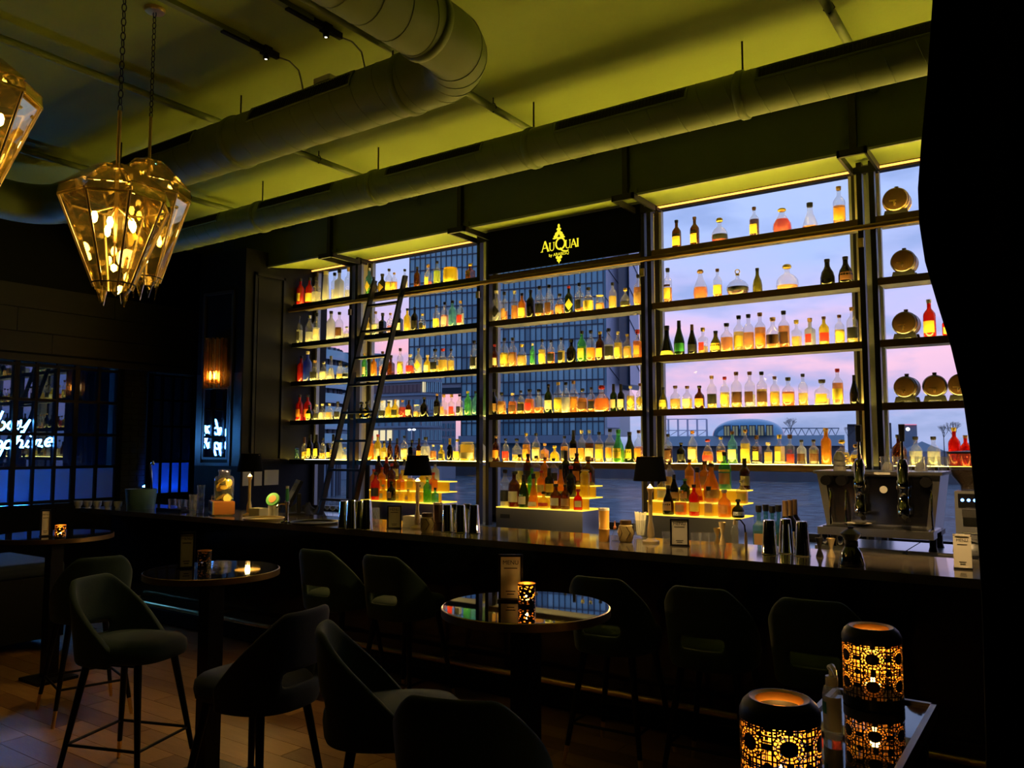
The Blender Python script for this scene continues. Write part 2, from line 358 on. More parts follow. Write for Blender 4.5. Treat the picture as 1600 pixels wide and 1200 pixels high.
# neon lettering behind the multi-pane window
M['neon'] = emit('neon_blue_white', (0.16, 0.55, 1.0), 150.0)
def arc(cx, cy_, rx, ry, a0, a1, n=9): return [(cx + rx*math.cos(math.radians(a0+(a1-a0)*i/n)), cy_ + ry*math.sin(math.radians(a0+(a1-a0)*i/n))) for i in range(n+1)]
GL = {
 'B': [[(0.15,-0.05),(0.32,1.5)], [(0.05,1.35)] + arc(0.42,1.15,0.42,0.36,110,-90) , arc(0.40,0.38,0.5,0.42,90,-130)],
 'o': [arc(0.45,0.36,0.33,0.36,60,420)], 'm': [[(0.05,0.6),(0.12,0.0)], [(0.12,0.0)] + arc(0.28,0.35,0.16,0.35,180,0) + [(0.42,0.0)], [(0.42,0.1)] + arc(0.6,0.35,0.17,0.35,180,0) + [(0.78,0.1),(0.95,0.05)]],
 'b': [[(0.2,1.45),(0.12,0.25)] + arc(0.42,0.32,0.3,0.32,180,450)], 'a': [arc(0.4,0.34,0.32,0.34,50,360) + [(0.74,0.66),(0.72,0.1),(0.95,0.05)]],
 'y': [[(0.1,0.65),(0.2,0.1),(0.5,0.1),(0.75,0.68)], [(0.75,0.68),(0.55,-0.35),(0.25,-0.75),(0.1,-0.5)]],
 'S': [arc(0.5,1.15,0.38,0.35,20,250) + arc(0.45,0.42,0.42,0.42,80,-150)], 'p': [[(0.2,0.65),(0.02,-0.75)], [(0.1,0.1)] + arc(0.45,0.34,0.32,0.34,190,-130)],
 'h': [[(0.35,1.45),(0.1,0.0)], [(0.14,0.2)] + arc(0.45,0.35,0.25,0.32,170,0) + [(0.65,0.05),(0.9,0.05)]], 'i': [[(0.3,0.6),(0.22,0.08),(0.5,0.05)], [(0.36,0.95),(0.38,1.0)]],
 'r': [[(0.1,0.0),(0.2,0.6),(0.55,0.6)], [(0.5,0.6),(0.45,0.1),(0.8,0.05)]], 'e': [[(0.1,0.3),(0.65,0.45)] + arc(0.42,0.4,0.3,0.36,10,310)]}
neon = thing('neon_sign', 'blue handwritten neon lettering glowing behind the black multi-pane window', 'neon sign', (XL-0.075, 0, 0))
def neon_line(word, y_end, z0, sc, pitch, slope):
    k = len(word)
    for i, ch in enumerate(word):
        y0 = y_end - (k - i)*pitch; zz = z0 - (k - i)*pitch*slope
        mb = MB()
        for st in GL[ch]: mb.tube([(0, y0 + (u + 0.28*v)*sc, zz + v*sc) for u, v in st], 0.0115, 6)
        mb.build('letter', M['neon'], neon, smooth=True)
neon_line('Bombay', at(45, 660, x=XL-0.07).y, at(45, 668, x=XL-0.07).z, 0.15, 0.125, 0.10)
neon_line('Sapphire', at(82, 697, x=XL-0.07).y, at(82, 697, x=XL-0.07).z, 0.135, 0.112, 0.05)
# ================================================================== CEILING SERVICES
M['grille'] = mat('black_grille', (0.006, 0.006, 0.005), 0.6)
def duct(name, pts, r, label, grilles, collars, seam_pts):
    o = thing(name, label, 'duct')
    MB().tube(pts, r, 32).build('duct_body', M['duct'], o, smooth=True)
    sm = MB()
    for p, d in seam_pts:
        t = Vector(d).normalized(); a = t.cross(Vector((0,0,1))).normalized(); b = t.cross(a)
        # slightly skewed ring = spiral lock seam
        sm.tube([Vector(p) + (a*math.cos(w) + b*math.sin(w))*(r+0.0005) + t*0.05*math.sin(w) for w in [2*math.pi*k/28 for k in range(28)]], 0.0028, 4, closed=True)
    sm.build('spiral_seam', M['duct'], o)['kind'] = 'stuff'
    for p, d in collars:
        t = Vector(d).normalized(); P = Vector(p)
        MB().tube([P - t*0.03, P - t*0.02, P + t*0.02, P + t*0.03], [r+0.001, r+0.012, r+0.012, r+0.001], 32).build('collar', M['duct'], o, smooth=True, ang=60)
    return o
def grille(o, x0, x1, yc, zc, r):
    a0, a1 = math.radians(6), math.radians(40)          # band on the room side of the duct, measured up from horizontal
    def pt(x, a, k): return (x, yc - (r+k)*math.cos(a), zc + (r+k)*math.sin(a))
    n = 5; vs = []; fs = []
    for x in (x0, x1):
        vs += [pt(x, a0+(a1-a0)*i/n, 0.004) for i in range(n+1)]
    fs = [(i, i+1, n+2+i, n+1+i) for i in range(n)]
    g = MB().add(vs, fs).build('grille', M['grille'], o)
    fr = MB()
    for a in (a0, a1): fr.tube([pt(x0-0.02, a, 0.006), pt(x1+0.02, a, 0.006)], 0.008, 6)
    for x in (x0-0.015, x1+0.015): fr.tube([pt(x, a0+(a1-a0)*i/n, 0.006) for i in range(n+1)], 0.008, 6)
    fr.build('grille_frame', M['duct'], g)
    sl = MB(); k = int((x1-x0)/0.026)
    for i in range(1, k):
        x = x0 + (x1-x0)*i/k; sl.tube([pt(x, a0+(a1-a0)*j/3, 0.008) for j in range(4)], 0.0035, 4)
    sl.build('grille_slat', M['blackmetal'], g)['kind'] = 'stuff'
D1Y, D1Z, D1R = 5.2, 4.066, 0.15
d1 = duct('air_duct', [(-9.4, D1Y, D1Z), (1.8, D1Y, D1Z)], D1R, 'long straight green spiral duct hanging in front of the window beam', None,
          [((x, D1Y, D1Z), (1,0,0)) for x in (-6.72, -5.09, -3.40, -1.72, 0.0)], [((-9.2 + 0.19*i, D1Y, D1Z), (1,0,0)) for i in range(56)])
for x0 in (-8.3, -6.58, -4.85, -3.10, -1.57, 0.2): grille(d1, x0, x0+1.02, D1Y, D1Z, D1R)
D2Y, D2R, EX = 3.80, 0.19, -2.89
el = [(EX, -2.9, D1Z), (EX, 1.0, D1Z)] + [(EX - 0.34 + 0.34*math.cos(a), D2Y - 0.34 + 0.34*math.sin(a), D1Z) for a in [math.radians(9*i) for i in range(11)]] + [(-7.0, D2Y, D1Z)] + \
     [(-7.9 - 0.34*math.sin(a), D2Y - 0.34 + 0.34*math.cos(a), D1Z) for a in [math.radians(9*i) for i in range(11)]] + [(-8.24, -2.9, D1Z)]
seams = [((EX, -0.2 + 0.2*i, D1Z), (0,1,0)) for i in range(18)] + [((-3.4 - 0.2*i, D2Y, D1Z), (1,0,0)) for i in range(22)]
for i in (2, 4, 6, 8):
    a = math.radians(90*i/10); seams.append(((EX - 0.34 + 0.34*math.cos(a), D2Y - 0.34 + 0.34*math.sin(a), D1Z), (-math.sin(a), math.cos(a), 0)))
d2 = duct('air_duct', el, D2R, 'green spiral duct with round elbows bending across the ceiling behind the pendants', None,
          [((EX, 3.30, D1Z), (0,1,0)), ((-3.45, D2Y, D1Z), (1,0,0)), ((-5.2, D2Y, D1Z), (1,0,0)), ((-7.0, D2Y, D1Z), (1,0,0))], seams)
for x0 in (-4.85, -6.60): grille(d2, x0, x0+1.03, D2Y, D1Z, D2R)
def rods(o, pts, r):
    for x, y, z in pts: MB().cyl((x, y, z), (x, y, ZC), r, n=6).build('hanger_rod', M['blackmetal'], o)
rods(d1, [(x, D1Y, D1Z+D1R) for x in (-6.72, -5.09, -3.40, -1.72, 0.0)], 0.007)
rods(d2, [(-5.2, D2Y, D1Z+D2R-0.002), (-3.6, D2Y, D1Z+D2R-0.002), (-6.9, D2Y, D1Z+D2R-0.002), (EX, 1.5, D1Z+D2R-0.002)], 0.007)
PIPEL = {-3.615: 'sprinkler pipe crossing above the duct elbow', -5.605: 'sprinkler pipe crossing above the pendant side of both ducts', -1.10: 'sprinkler pipe crossing the bright ceiling near the black curtain', 0.6: 'sprinkler pipe behind the black curtain', -7.6: 'sprinkler pipe nearest the boarded left wall'}
for x, lb in PIPEL.items():
    o = thing('sprinkler_pipe', 'green painted ' + lb, 'pipe', group='sprinkler pipes under the ceiling')
    MB().cyl((x, -2.9, ZC-0.085), (x, 6.29, ZC-0.085), 0.028, n=14).build('pipe', M['duct'], o, smooth=True)
    for y in (4.95, 2.2):
        MB().tube([(x, y, ZC), (x, y, ZC-0.045)], 0.005, 6).build('hanger_rod', M['blackmetal'], o)
        MB().tube([(x-0.033, y, ZC-0.085), (x-0.015, y, ZC-0.05), (x, y, ZC-0.045), (x+0.015, y, ZC-0.05), (x+0.033, y, ZC-0.085), (x, y, ZC-0.118)], 0.004, 5, closed=True).build('hanger_clamp', M['blackmetal'], o)
for x, y1, lb in ((-4.42, 3.62, 'thin black conduit leaving the brass ceiling plate of the chained pendant'), (-3.86, 3.68, 'thin black conduit on the green ceiling beside the duct elbow')):
    o = thing('ceiling_conduit', lb, 'conduit')
    MB().box(x-0.022, x+0.022, -0.5, y1-0.35, ZC-0.032, ZC).build('channel', M['duct'], o)
    MB().box(x-0.016, x+0.016, y1-0.55, y1-0.1, ZC-0.045, ZC-0.005).build('channel_end', M['black'], o)
    MB().tube([(x, y1-0.1, ZC-0.03), (x+0.02, y1-0.02, ZC-0.03), (x+0.03, y1+0.06, ZC-0.07), (x+0.03, y1+0.09, ZC-0.16), (x+0.03, y1+0.1, D1Z+D2R-0.01)], 0.006, 6).build('cable', M['greymetal'], o, smooth=True)
# small sensor box above the second duct
tag(MB().box(-4.28, -4.12, 3.72, 3.80, D1Z+D2R+0.0, D1Z+D2R+0.037).build('sensor_box', M['white']), 'small pale sensor box lying on the bent duct', 'sensor')

# ceiling spotlights: dim discs on the left, unseen ones added for the bar
M['spotglow'] = emit('spot_glow', (1.0, 0.85, 0.6), 8.0)
def spotlight(x, y, label, watts, aim, cone=70, z=None):
    z = z or ZC
    o = thing('spotlight', label, 'spotlight', (x, y, z), 0, 'ceiling spotlights')
    MB().box(-0.03, 0.03, -0.03, 0.03, -0.05, 0.0).build('mount', M['blackmetal'], o)
    MB().lathe([(0.018, -0.085), (0.020, -0.083), (0.020, -0.055), (0.012, -0.045), (0, -0.045)], 18).build('spot_can', M['blackmetal'], o, smooth=True)
    MB().lathe([(0.008, -0.0855), (0, -0.0855)], 14, cap=False).build('lens', M['spotglow'], o)
    lt = bpy.data.lights.new('spot_beam', 'SPOT'); lt.energy = watts; lt.color = (1.0, 0.62, 0.25); lt.spot_size = math.radians(cone); lt.spot_blend = 0.6; lt.shadow_soft_size = 0.025
    lo = bpy.data.objects.new('spot_beam', lt); COL.objects.link(lo); lo.parent = o; lo.location = (0, 0, -0.12)
    lo.rotation_euler = (Vector(aim) - Vector((x, y, z-0.12))).to_track_quat('-Z', 'Y').to_euler()
spotlight(-4.42, 3.42, 'small black ceiling spotlight at the end of the conduit behind the pendants', 60, (-5.0, 2.75, 0), 52)
spotlight(-3.86, 3.45, 'small black ceiling spotlight at the end of the conduit beside the duct elbow', 32, (-3.5, 2.5, 0), 50)
spotlight(-0.50, 2.95, 'unseen ceiling spotlight aimed at the coffee end of the bar', 750, (-0.80, 5.35, 1.2), 27)  # unseen, placed above the view to light the coffee end
spotlight(-2.20, 2.95, 'added unseen ceiling spotlight aimed at the middle of the bar', 280, (-2.20, 5.20, 1.15), 25)  # unseen, added to brighten the middle of the bar
# ================================================================== PENDANTS
M['amber'] = glassy('smoked_amber_glass', (0.92, 0.86, 0.60), 1.8, trans=0.012, tcol=(0.95, 0.78, 0.3), base=0.14, rough=0.0, gcol=(1.0, 0.92, 0.62))
M['goldedge'] = mat('gold_glass_edge', (0.95, 0.66, 0.22), 0.4, metal=0.25, var=0.1)
M['bulb'] = emit('warm_bulb', (1.0, 0.70, 0.28), 70.0)
def pendant(loc, zc_bottom, h, R, chain_top, label, phase, watts, plate):
    """faceted glass lantern; loc = x,y ; zc_bottom = z of lower tip"""
    o = thing('pendant_lamp', label, 'pendant lamp', (loc[0], loc[1], zc_bottom), phase, group='faceted glass pendants')
    n = 8; zt = h; zr = h*0.74; zb = h*0.10
    for i in range(n):
        a0 = 2*math.pi*i/n; a1 = 2*math.pi*(i+1)/n; am = (a0+a1)/2; rr = R*(1.0 + 0.05*math.sin(3*i))
        def P(r, a, z): return Vector((r*math.cos(a), r*math.sin(a), z))
        g = 0.03
        # long tapering pane with a pointed tip
        tip = zb - (h*0.10 if i % 2 else h*0.02)
        pane = [P(rr, a0+g, zr), P(R*0.34, a0+g*3, zb+h*0.02), P(R*0.27, am, tip), P(R*0.34, a1-g*3, zb+h*0.02), P(rr, a1-g, zr)]
        pc = MB().slab(pane, -0.006).build('glass_pane', M['amber'], o)
        ed = MB()
        ed.tube([P(rr+0.004, a0, zr), P(R*0.34+0.004, a0, zb+h*0.02)], 0.0062, 5); ed.tube([P(rr+0.004, a0, zr), P(rr+0.004, a1, zr)], 0.0055, 5)
        ed.build('brass_edge', M['goldedge'], pc)
        # girdle facet and two crown facets, overlapping like shingles
        zr2 = zr + h*0.06
        MB().slab([P(rr*1.03, a0+g, zr-h*0.02), P(rr*1.03, a1-g, zr-h*0.02), P(rr*1.0, a1-g, zr2), P(rr*1.0, a0+g, zr2)], 0.005).build('girdle_pane', M['amber'], o)
        off = 0.022*(i % 2)
        MB().slab([P(rr*1.02, a0, zr2+off*0.2), P(rr*1.02, a1, zr2+off*0.2), P(R*0.42, a1+0.1, zt*0.95+off), P(R*0.42, a0-0.1, zt*0.95+off)], 0.005).build('crown_pane', M['amber'], o)
    MB().lathe([(R*0.46, zt*0.955), (R*0.44, zt*0.985), (R*0.10, zt), (0.0, zt)], 8).build('crown_cap', M['amber'], o)
    MB().tube([(R*0.40*math.cos(2*math.pi*k/16), R*0.40*math.sin(2*math.pi*k/16), zb+h*0.05) for k in range(16)], 0.004, 5, closed=True).build('lower_ring', M['blackmetal'], o)
    MB().cyl((0, 0, zt*0.45), (0, 0, zt+0.28), 0.009, n=8).build('stem', M['brass'], o)
    for k in range(5):
        a = 2*math.pi*k/5; r_ = R*0.38; z_ = h*(0.66 if k % 2 else 0.60)
        b = MB().cyl((0, 0, h*0.72), (r_*math.cos(a), r_*math.sin(a), z_), 0.005, n=5).build('lamp_arm', M['brass'], o)
        MB().lathe([(0.0, -0.055), (0.011, -0.045), (0.015, -0.02), (0.009, 0.0), (0.0, 0.002)], 8, (r_*math.cos(a), r_*math.sin(a), z_)).build('bulb', M['bulb'], o, smooth=True)
    MB().lathe([(0.0, -0.04), (0.012, -0.03), (0.014, -0.01), (0.0, 0.0)], 8, (0, 0, h*0.30)).build('bulb', M['bulb'], o, smooth=True)
    MB().cyl((0, 0, h*0.30), (0, 0, h*0.46), 0.004, n=5).build('lamp_arm', M['brass'], o)
    # chain
    z = zt + 0.27; top = chain_top - zc_bottom; k = 0; ln = 0.05
    lk = MB().tube([(0.010*math.cos(w), 0, 0.021*math.sin(w)) for w in [2*math.pi*q/10 for q in range(10)]], 0.0028, 5, closed=True).mesh('chain_link', M['blackmetal'], True)
    while z < top - 0.02:
        inst('chain_link', lk, o, (0, 0, z+0.02), rz=(math.pi/2 if k % 2 else 0.3)); z += 0.036; k += 1
    MB().lathe([(0.0, -0.012), (0.055, -0.010), (0.062, 0.0), (0.062, 0.012)], 24, (0, 0, top-0.012)).build('ceiling_plate', M['brass'], o, smooth=True)
    lt = bpy.data.lights.new('pendant_light', 'POINT'); lt.energy = watts; lt.color = (1.0, 0.66, 0.28); lt.shadow_soft_size = 0.05
    lo = bpy.data.objects.new('pendant_light', lt); COL.objects.link(lo); lo.parent = o; lo.location = (0, 0, h*0.62)
    return o
c2 = at(242, 14, z=ZC)
def on_vertical(px, py, p):                      # point on the vertical line through p seen at that pixel row
    r = ray(px, py); t = math.hypot(p.x, p.y) / math.hypot(r.x, r.y); return (CV + r*t)
zt2 = on_vertical(236, 252, c2).z; zb2 = on_vertical(230, 468, c2).z
pendant((c2.x, c2.y), zb2, zt2-zb2, 0.235, ZC, 'faceted amber glass pendant partly hidden behind its twin, chain from round brass plate', 0.2, 2.6, True)
d = 3.85; p1 = at(184, 262, d=d); b1 = on_vertical(184, 478, p1)
pendant((p1.x, p1.y), b1.z, p1.z-b1.z, 0.235, ZC, 'faceted amber glass pendant hanging on chain in front of its twin', 0.5, 2.6, True)
p3 = at(-28, 92, d=3.5); b3 = on_vertical(-28, 318, p3)
pendant((p3.x, p3.y), b3.z, p3.z-b3.z, 0.225, ZC, 'faceted amber glass pendant hanging nearest the boarded wall end', 0.35, 2.6, True)

# ================================================================== SCONCE on the pillar
M['sconceglass'] = glassy('amber_rod_glass', (0.85, 0.62, 0.32), 1.2, trans=0.12, tcol=(1.0, 0.6, 0.2), base=0.10, rough=0.05)
sc = thing('wall_sconce', 'tall amber glass rod wall light above the pillar mirror', 'wall lamp', on_face(0.37, 2.42, 0.0), math.atan2(du.y, du.x))
MB().box(-0.06, 0.06, -0.02, 0.0, 0.0, 0.60).build('back_plate', M['brass'], sc)
for k in range(9):
    a = math.pi + math.pi*k/8; MB().lathe([(0.020, 0.0), (0.020, 0.60), (0.0, 0.605)], 6, (0.14*math.cos(a)*1.0, 0.13*math.sin(a)-0.01, 0.0)).build('glass_rod', M['sconceglass'], sc)
MB().lathe([(0.06, 0.05), (0.065, 0.06), (0.06, 0.07)], 16, (0, -0.065, 0)).build('ring', M['brass'], sc)
for x in (-0.05, 0.05):
    MB().lathe([(0.0, 0.10), (0.018, 0.12), (0.02, 0.16), (0.010, 0.20), (0.0, 0.21)], 10, (x, -0.07, 0)).build('bulb', emit('sconce_bulb', (1.0, 0.50, 0.12), 35.0), sc, smooth=True)
    MB().cyl((x, -0.07, 0.055), (x, -0.07, 0.11), 0.012, n=8).build('lamp_holder', M['brass'], sc)
MB().box(-0.06, 0.06, -0.08, 0.0, 0.05, 0.066).build('arm', M['brass'], sc)
# ================================================================== WINDOW SHELVES
M['board'] = mat('grey_shelf_board', (0.22, 0.21, 0.20), 0.4, var=0.08)
ZSH = {'1': 3.497, '2': 3.012, '3': 2.530, '4': 2.047, '5': 1.568}
BAYS = {'A': (-7.98, -6.96), 'B': (-6.825, -5.07), 'C': (-4.91, -3.19), 'D': (-3.085, -1.32), 'E': (-1.19, 0.66)}
BAYLAB = {'A': 'black steel window shelving beside the panelled pillar', 'B': 'black steel window shelving with the ladder leaning on it', 'C': 'black steel window shelving under the lettered sign board',
          'D': 'black steel window shelving full of amber bottles against open sky', 'E': 'black steel window shelving that carries the small casks'}
BTOP = 3.95
for b, (x0, x1) in BAYS.items():
    o = thing('shelf_unit', BAYLAB[b], 'shelf', (0, 0, 0), group='steel shelf bays across the bar window')
    for k, z in ZSH.items():
        if b == 'C' and k == '1': z = 3.49
        s_ = MB().box(x0, x1, YS+0.012, YS+0.27, z-0.040, z-0.003).build('shelf_board', M['board'], o)
        MB().box(x0, x1, YS, YS+0.012, z-0.052, z+0.004).build('front_edge', M['bronze'] if b in 'CDE' else M['blackmetal'], s_)
        if not (b == 'C' and k == '1'):
            MB().box(x0+0.02, x1-0.02, YS+0.030, YS+0.052, z-0.003, z+0.002).build('led_strip', M['led'], s_)
            MB().box(x0+0.02, x1-0.02, YS+0.225, YS+0.24, z-0.003, z+0.002).build('led_strip', M['led'], s_)
    for x in (x0-0.02, x1+0.02):
        if x < -7.95: continue
        MB().box(x-0.020, x+0.020, YS-0.012, YS+0.05, 0.93, BTOP).build('upright', M['blackmetal'], o)
        MB().box(x-0.010, x+0.010, YS+0.05, YS+0.25, 3.92, BTOP).build('top_arm', M['blackmetal'], o)
# bracket frames that tie the uprights back to the beam, with the tube up the beam face
BRL = ['between the pillar bay and the ladder', 'beside the left end of the sign', 'beside the other end of the sign', 'above the barrels side mullion']
for i, x in enumerate((-6.89, -4.99, -3.137, -1.255)):
    o = thing('ceiling_bracket', 'black and grey box frame bracket on the beam ' + BRL[i], 'bracket', group='beam brackets above the shelf posts')
    q = MB()
    for a, b_, c, d_ in ((x-0.105, x-0.085, 6.20, 6.68), (x+0.085, x+0.105, 6.20, 6.68), (x-0.105, x+0.105, 6.20, 6.225), (x-0.105, x+0.105, 6.655, 6.68)): q.box(a, b_, c, d_, 3.86, 3.912)
    q.build('frame', M['blackmetal'], o)
    MB().box(x-0.025, x+0.025, 6.25, 6.298, 3.90, ZC).build('tube', M['blackmetal'], o)
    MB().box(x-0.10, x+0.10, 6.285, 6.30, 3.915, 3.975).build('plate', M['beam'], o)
# ladder rail
rail = thing('ladder_rail', 'long bronze tube rail running below the top shelves', 'rail')
MB().cyl((-7.98, YS-0.055, 3.415), (0.66, YS-0.055, 3.415), 0.022, n=14).build('tube', M['bronze'], rail, smooth=True)
for x in (-6.94, -5.05, -4.93, -3.17, -3.105, -1.30, -1.21, 0.6): MB().box(x-0.012, x+0.012, YS-0.06, YS+0.0, 3.40, 3.43).build('rail_bracket', M['blackmetal'], rail)
for x in (-5.05, -3.17, -1.30, -6.94): MB().box(x-0.02, x+0.02, YS-0.03, YS+0.01, 3.27, 3.34).build('rail_stop', M['brass'], rail)

# sign board under the beam, bay C
sg = thing('sign_board', 'black board with glowing gold lettering and emblem above the middle shelves', 'sign', (-4.05, YS-0.03, 3.49))
MB().box(-0.86, 0.86, 0.0, 0.028, 0.012, 0.46).build('board', M['matblack'], sg)
MB().box(-0.86, 0.86, -0.008, 0.028, 0.455, 0.475).build('top_trim', M['greymetal'], sg)
M['signglow'] = emit('sign_gold', (0.95, 0.80, 0.03), 1.1)
def stroke(mb, pts, w0, w1=None, th=0.004):
    w1 = w0 if w1 is None else w1; k = len(pts)
    L_, R_ = [], []
    for i, p in enumerate(pts):
        a = pts[max(i-1,0)]; b = pts[min(i+1,k-1)]; dx, dz = b[0]-a[0], b[1]-a[1]; l = math.hypot(dx, dz) or 1
        w = (w0 + (w1-w0)*i/max(1,k-1))/2; L_.append((p[0]-dz/l*w, p[1]+dx/l*w)); R_.append((p[0]+dz/l*w, p[1]-dx/l*w))
    for i in range(k-1):
        q = [L_[i], R_[i], R_[i+1], L_[i+1]]
        mb.add([(x, -th, z) for x, z in q] + [(x, 0, z) for x, z in q], [(0,1,2,3),(4,7,6,5),(0,4,5,1),(1,5,6,2),(2,6,7,3),(3,7,4,0)])
def roman(ch, x, z, h):
    """serif capitals from thick and thin strokes"""
    m = MB(); T, t = h*0.17, h*0.07
    def S(p, a, b=None): stroke(m, [(x+u*h, z+v*h) for u, v in p], a, b)
    def serif(u, v): S([(u-0.13, v), (u+0.13, v)], h*0.05)
    if ch == 'A': S([(0.08,0),(0.42,1.0)], t); S([(0.42,1.0),(0.80,0)], T); S([(0.2,0.34),(0.66,0.34)], t); serif(0.08, 0.02); serif(0.80, 0.02)
    if ch == 'U': S([(0.12,1.0),(0.12,0.3),(0.2,0.1),(0.4,0.0),(0.58,0.08),(0.68,0.3)], T*0.9, t); S([(0.68,0.3),(0.68,1.0)], t); serif(0.12, 0.98); serif(0.68, 0.98)
    if ch == 'Q':
        c = arc(0.5,0.5,0.44,0.48,90,270,10); S(c, T*0.8); S(arc(0.5,0.5,0.44,0.48,270,450,10), T*0.8); S([(0.45,0.12),(0.7,-0.12),(1.05,-0.22),(1.3,-0.15)], T*0.9, t)
    if ch == 'I': S([(0.15,0),(0.15,1)], T); serif(0.15, 0.02); serif(0.15, 0.98)
    return m
bx_, bz_ = -0.205, 0.150
for ch, u, dz, h in (('A', 0.0, 0, 0.105), ('U', 0.092, 0, 0.082), ('Q', 0.165, 0, 0.115), ('U', 0.275, 0, 0.082), ('A', 0.335, 0, 0.082), ('I', 0.405, 0, 0.082)):
    roman(ch, bx_+u, bz_+dz, h).build('letter', M['signglow'], sg)
tm = text_mesh('by ARABESQ', 0.042, M['signglow'], 'subtitle')
o = inst('subtitle', tm, sg, (0.0, -0.003, 0.105)); o.rotation_euler = (math.pi/2, 0, 0)
em = MB()
def poly(mb, pts, th=0.004):
    n = len(pts); mb.add([(x, -th, z) for x, z in pts] + [(x, 0, z) for x, z in pts], [tuple(range(n)), tuple(range(n, 2*n))[::-1]] + [(i, n+i, n+(i+1)%n, (i+1)%n) for i in range(n)])
for cx, cz, rx, rz_ in ((0, 0.385, 0.012, 0.022), (0, 0.355, 0.026, 0.014), (0, 0.325, 0.022, 0.02), (-0.024, 0.305, 0.020, 0.022), (0.024, 0.305, 0.020, 0.022), (-0.036, 0.285, 0.022, 0.016), (0.036, 0.285, 0.022, 0.016), (-0.05, 0.268, 0.02, 0.008), (0.05, 0.268, 0.02, 0.008)):
    poly(em, [(cx + rx*math.cos(2*math.pi*k/12), cz + rz_*math.sin(2*math.pi*k/12)) for k in range(12)])
poly(em, [(-0.05, 0.262), (0.05, 0.262), (0.03, 0.275), (-0.03, 0.275)])
em.build('emblem_top', M['signglow'], sg)
em = MB()
for cx, cz, r_ in ((-0.02, 0.075, 0.016), (0.02, 0.075, 0.016), (0.0, 0.065, 0.016), (-0.01, 0.045, 0.013), (0.01, 0.045, 0.013)): poly(em, [(cx + r_*math.cos(2*math.pi*k/10), cz + r_*math.sin(2*math.pi*k/10)) for k in range(10)])
poly(em, [(-0.012, 0.038), (0.0, 0.012), (0.012, 0.038)])
em.build('emblem_bottom', M['signglow'], sg)

# ladder leaning on the rail
ld = thing('library_ladder', 'black rolling ladder hooked on the rail and leaning over the back counter', 'ladder', (-6.265, 5.55, 0))
def LP(u, z): return (u, (YS-0.12-5.55)*z/3.42, z)
for u in (-0.235, 0.235):
    MB().add([(u+a, LP(u, z)[1]+b_, z) for z in (0.0, 3.62) for a, b_ in ((-0.014,-0.03),(0.014,-0.03),(0.014,0.03),(-0.014,0.03))], [(0,3,2,1),(4,5,6,7),(0,1,5,4),(1,2,6,5),(2,3,7,6),(3,0,4,7)]).build('stile', M['black'], ld)
    MB().tube([LP(u+0.03*(1 if u > 0 else -1), 3.36), (u+0.03*(1 if u > 0 else -1), 1.02, 3.46), (u+0.03*(1 if u > 0 else -1), 1.09, 3.45), (u+0.03*(1 if u > 0 else -1), 1.10, 3.40)], 0.010, 6).build('hook', M['black'], ld)
for k in range(11):
    z = 0.26 + 0.305*k
    MB().cbox(LP(0, z), (0.47, 0.07, 0.024)).build('rung', M['black'], ld)

# ================================================================== BOTTLES
GLASS = {'c': ((0.95, 0.95, 0.93), 0.08, (1, 0.95, 0.85)), 'f': ((0.60, 0.62, 0.62), 0.45, (0.9, 0.9, 0.88)), 'k': ((0.03, 0.028, 0.02), 0.15, (0.03, 0.03, 0.02)), 'b': ((0.28, 0.10, 0.025), 0.18, (0.32, 0.12, 0.03)),
 'g': ((0.05, 0.11, 0.035), 0.2, (0.06, 0.16, 0.04)), 'e': ((0.30, 0.72, 0.36), 0.25, (0.25, 0.8, 0.35)), 'u': ((0.05, 0.10, 0.55), 0.3, (0.08, 0.16, 0.8)), 't': ((0.35, 0.65, 0.66), 0.25, (0.3, 0.7, 0.7)),
 'r': ((0.75, 0.05, 0.04), 0.40, (0.95, 0.05, 0.04)), 'o': ((0.85, 0.42, 0.08), 0.45, (1.0, 0.5, 0.08)), 'y': ((0.9, 0.72, 0.12), 0.45, (1.0, 0.82, 0.12)), 'v': ((0.25, 0.22, 0.05), 0.3, (0.4, 0.35, 0.06))}
LIQ = {'a': (0.95, 0.47, 0.07), 'y': (1.0, 0.78, 0.16), 'r': (0.85, 0.10, 0.04), 'o': (1.0, 0.38, 0.05), 'w': (0.9, 0.9, 0.8), 'd': (0.22, 0.06, 0.02), 'n': (0.35, 0.75, 0.2), 'p': (0.95, 0.5, 0.5), 'l': (0.75, 0.9, 0.15)}
PLAIN = {'k': (0.012, 0.012, 0.012), 'w': (0.42, 0.24, 0.10), 'g': (0.75, 0.55, 0.12), 'r': (0.55, 0.03, 0.03), 's': (0.6, 0.6, 0.6), 'c': (0.72, 0.66, 0.48), 'b': (0.10, 0.04, 0.02), 'y': (0.85, 0.65, 0.10), 'o': (0.85, 0.33, 0.05), 'e': (0.03, 0.25, 0.08), 'u': (0.04, 0.10, 0.45), 'm': (0.75, 0.45, 0.5)}
GN = {'c': 'clear', 'f': 'frosted white', 'k': 'black', 'b': 'brown', 'g': 'dark green', 'e': 'light green', 'u': 'blue', 't': 'teal', 'r': 'red', 'o': 'orange', 'y': 'yellow', 'v': 'olive'}
LN = {'a': 'amber', 'y': 'golden', 'r': 'red', 'o': 'orange', 'w': 'clear', 'd': 'dark', 'n': 'green', 'p': 'pink', 'l': 'lime'}
CN = {'k': 'black', 'w': 'wooden', 'g': 'gold', 'r': 'red', 's': 'silver', 'c': 'cream', 'b': 'brown', 'o': 'orange', 'e': 'green', 'u': 'blue', 'y': 'yellow', 'm': 'pink'}
MG = {k: glassy('bottle_glass_' + GN[k].replace(' ', '_'), t, 1.0, trans=s_, tcol=c, base=0.05, rough=0.06) for k, (t, s_, c) in GLASS.items()}
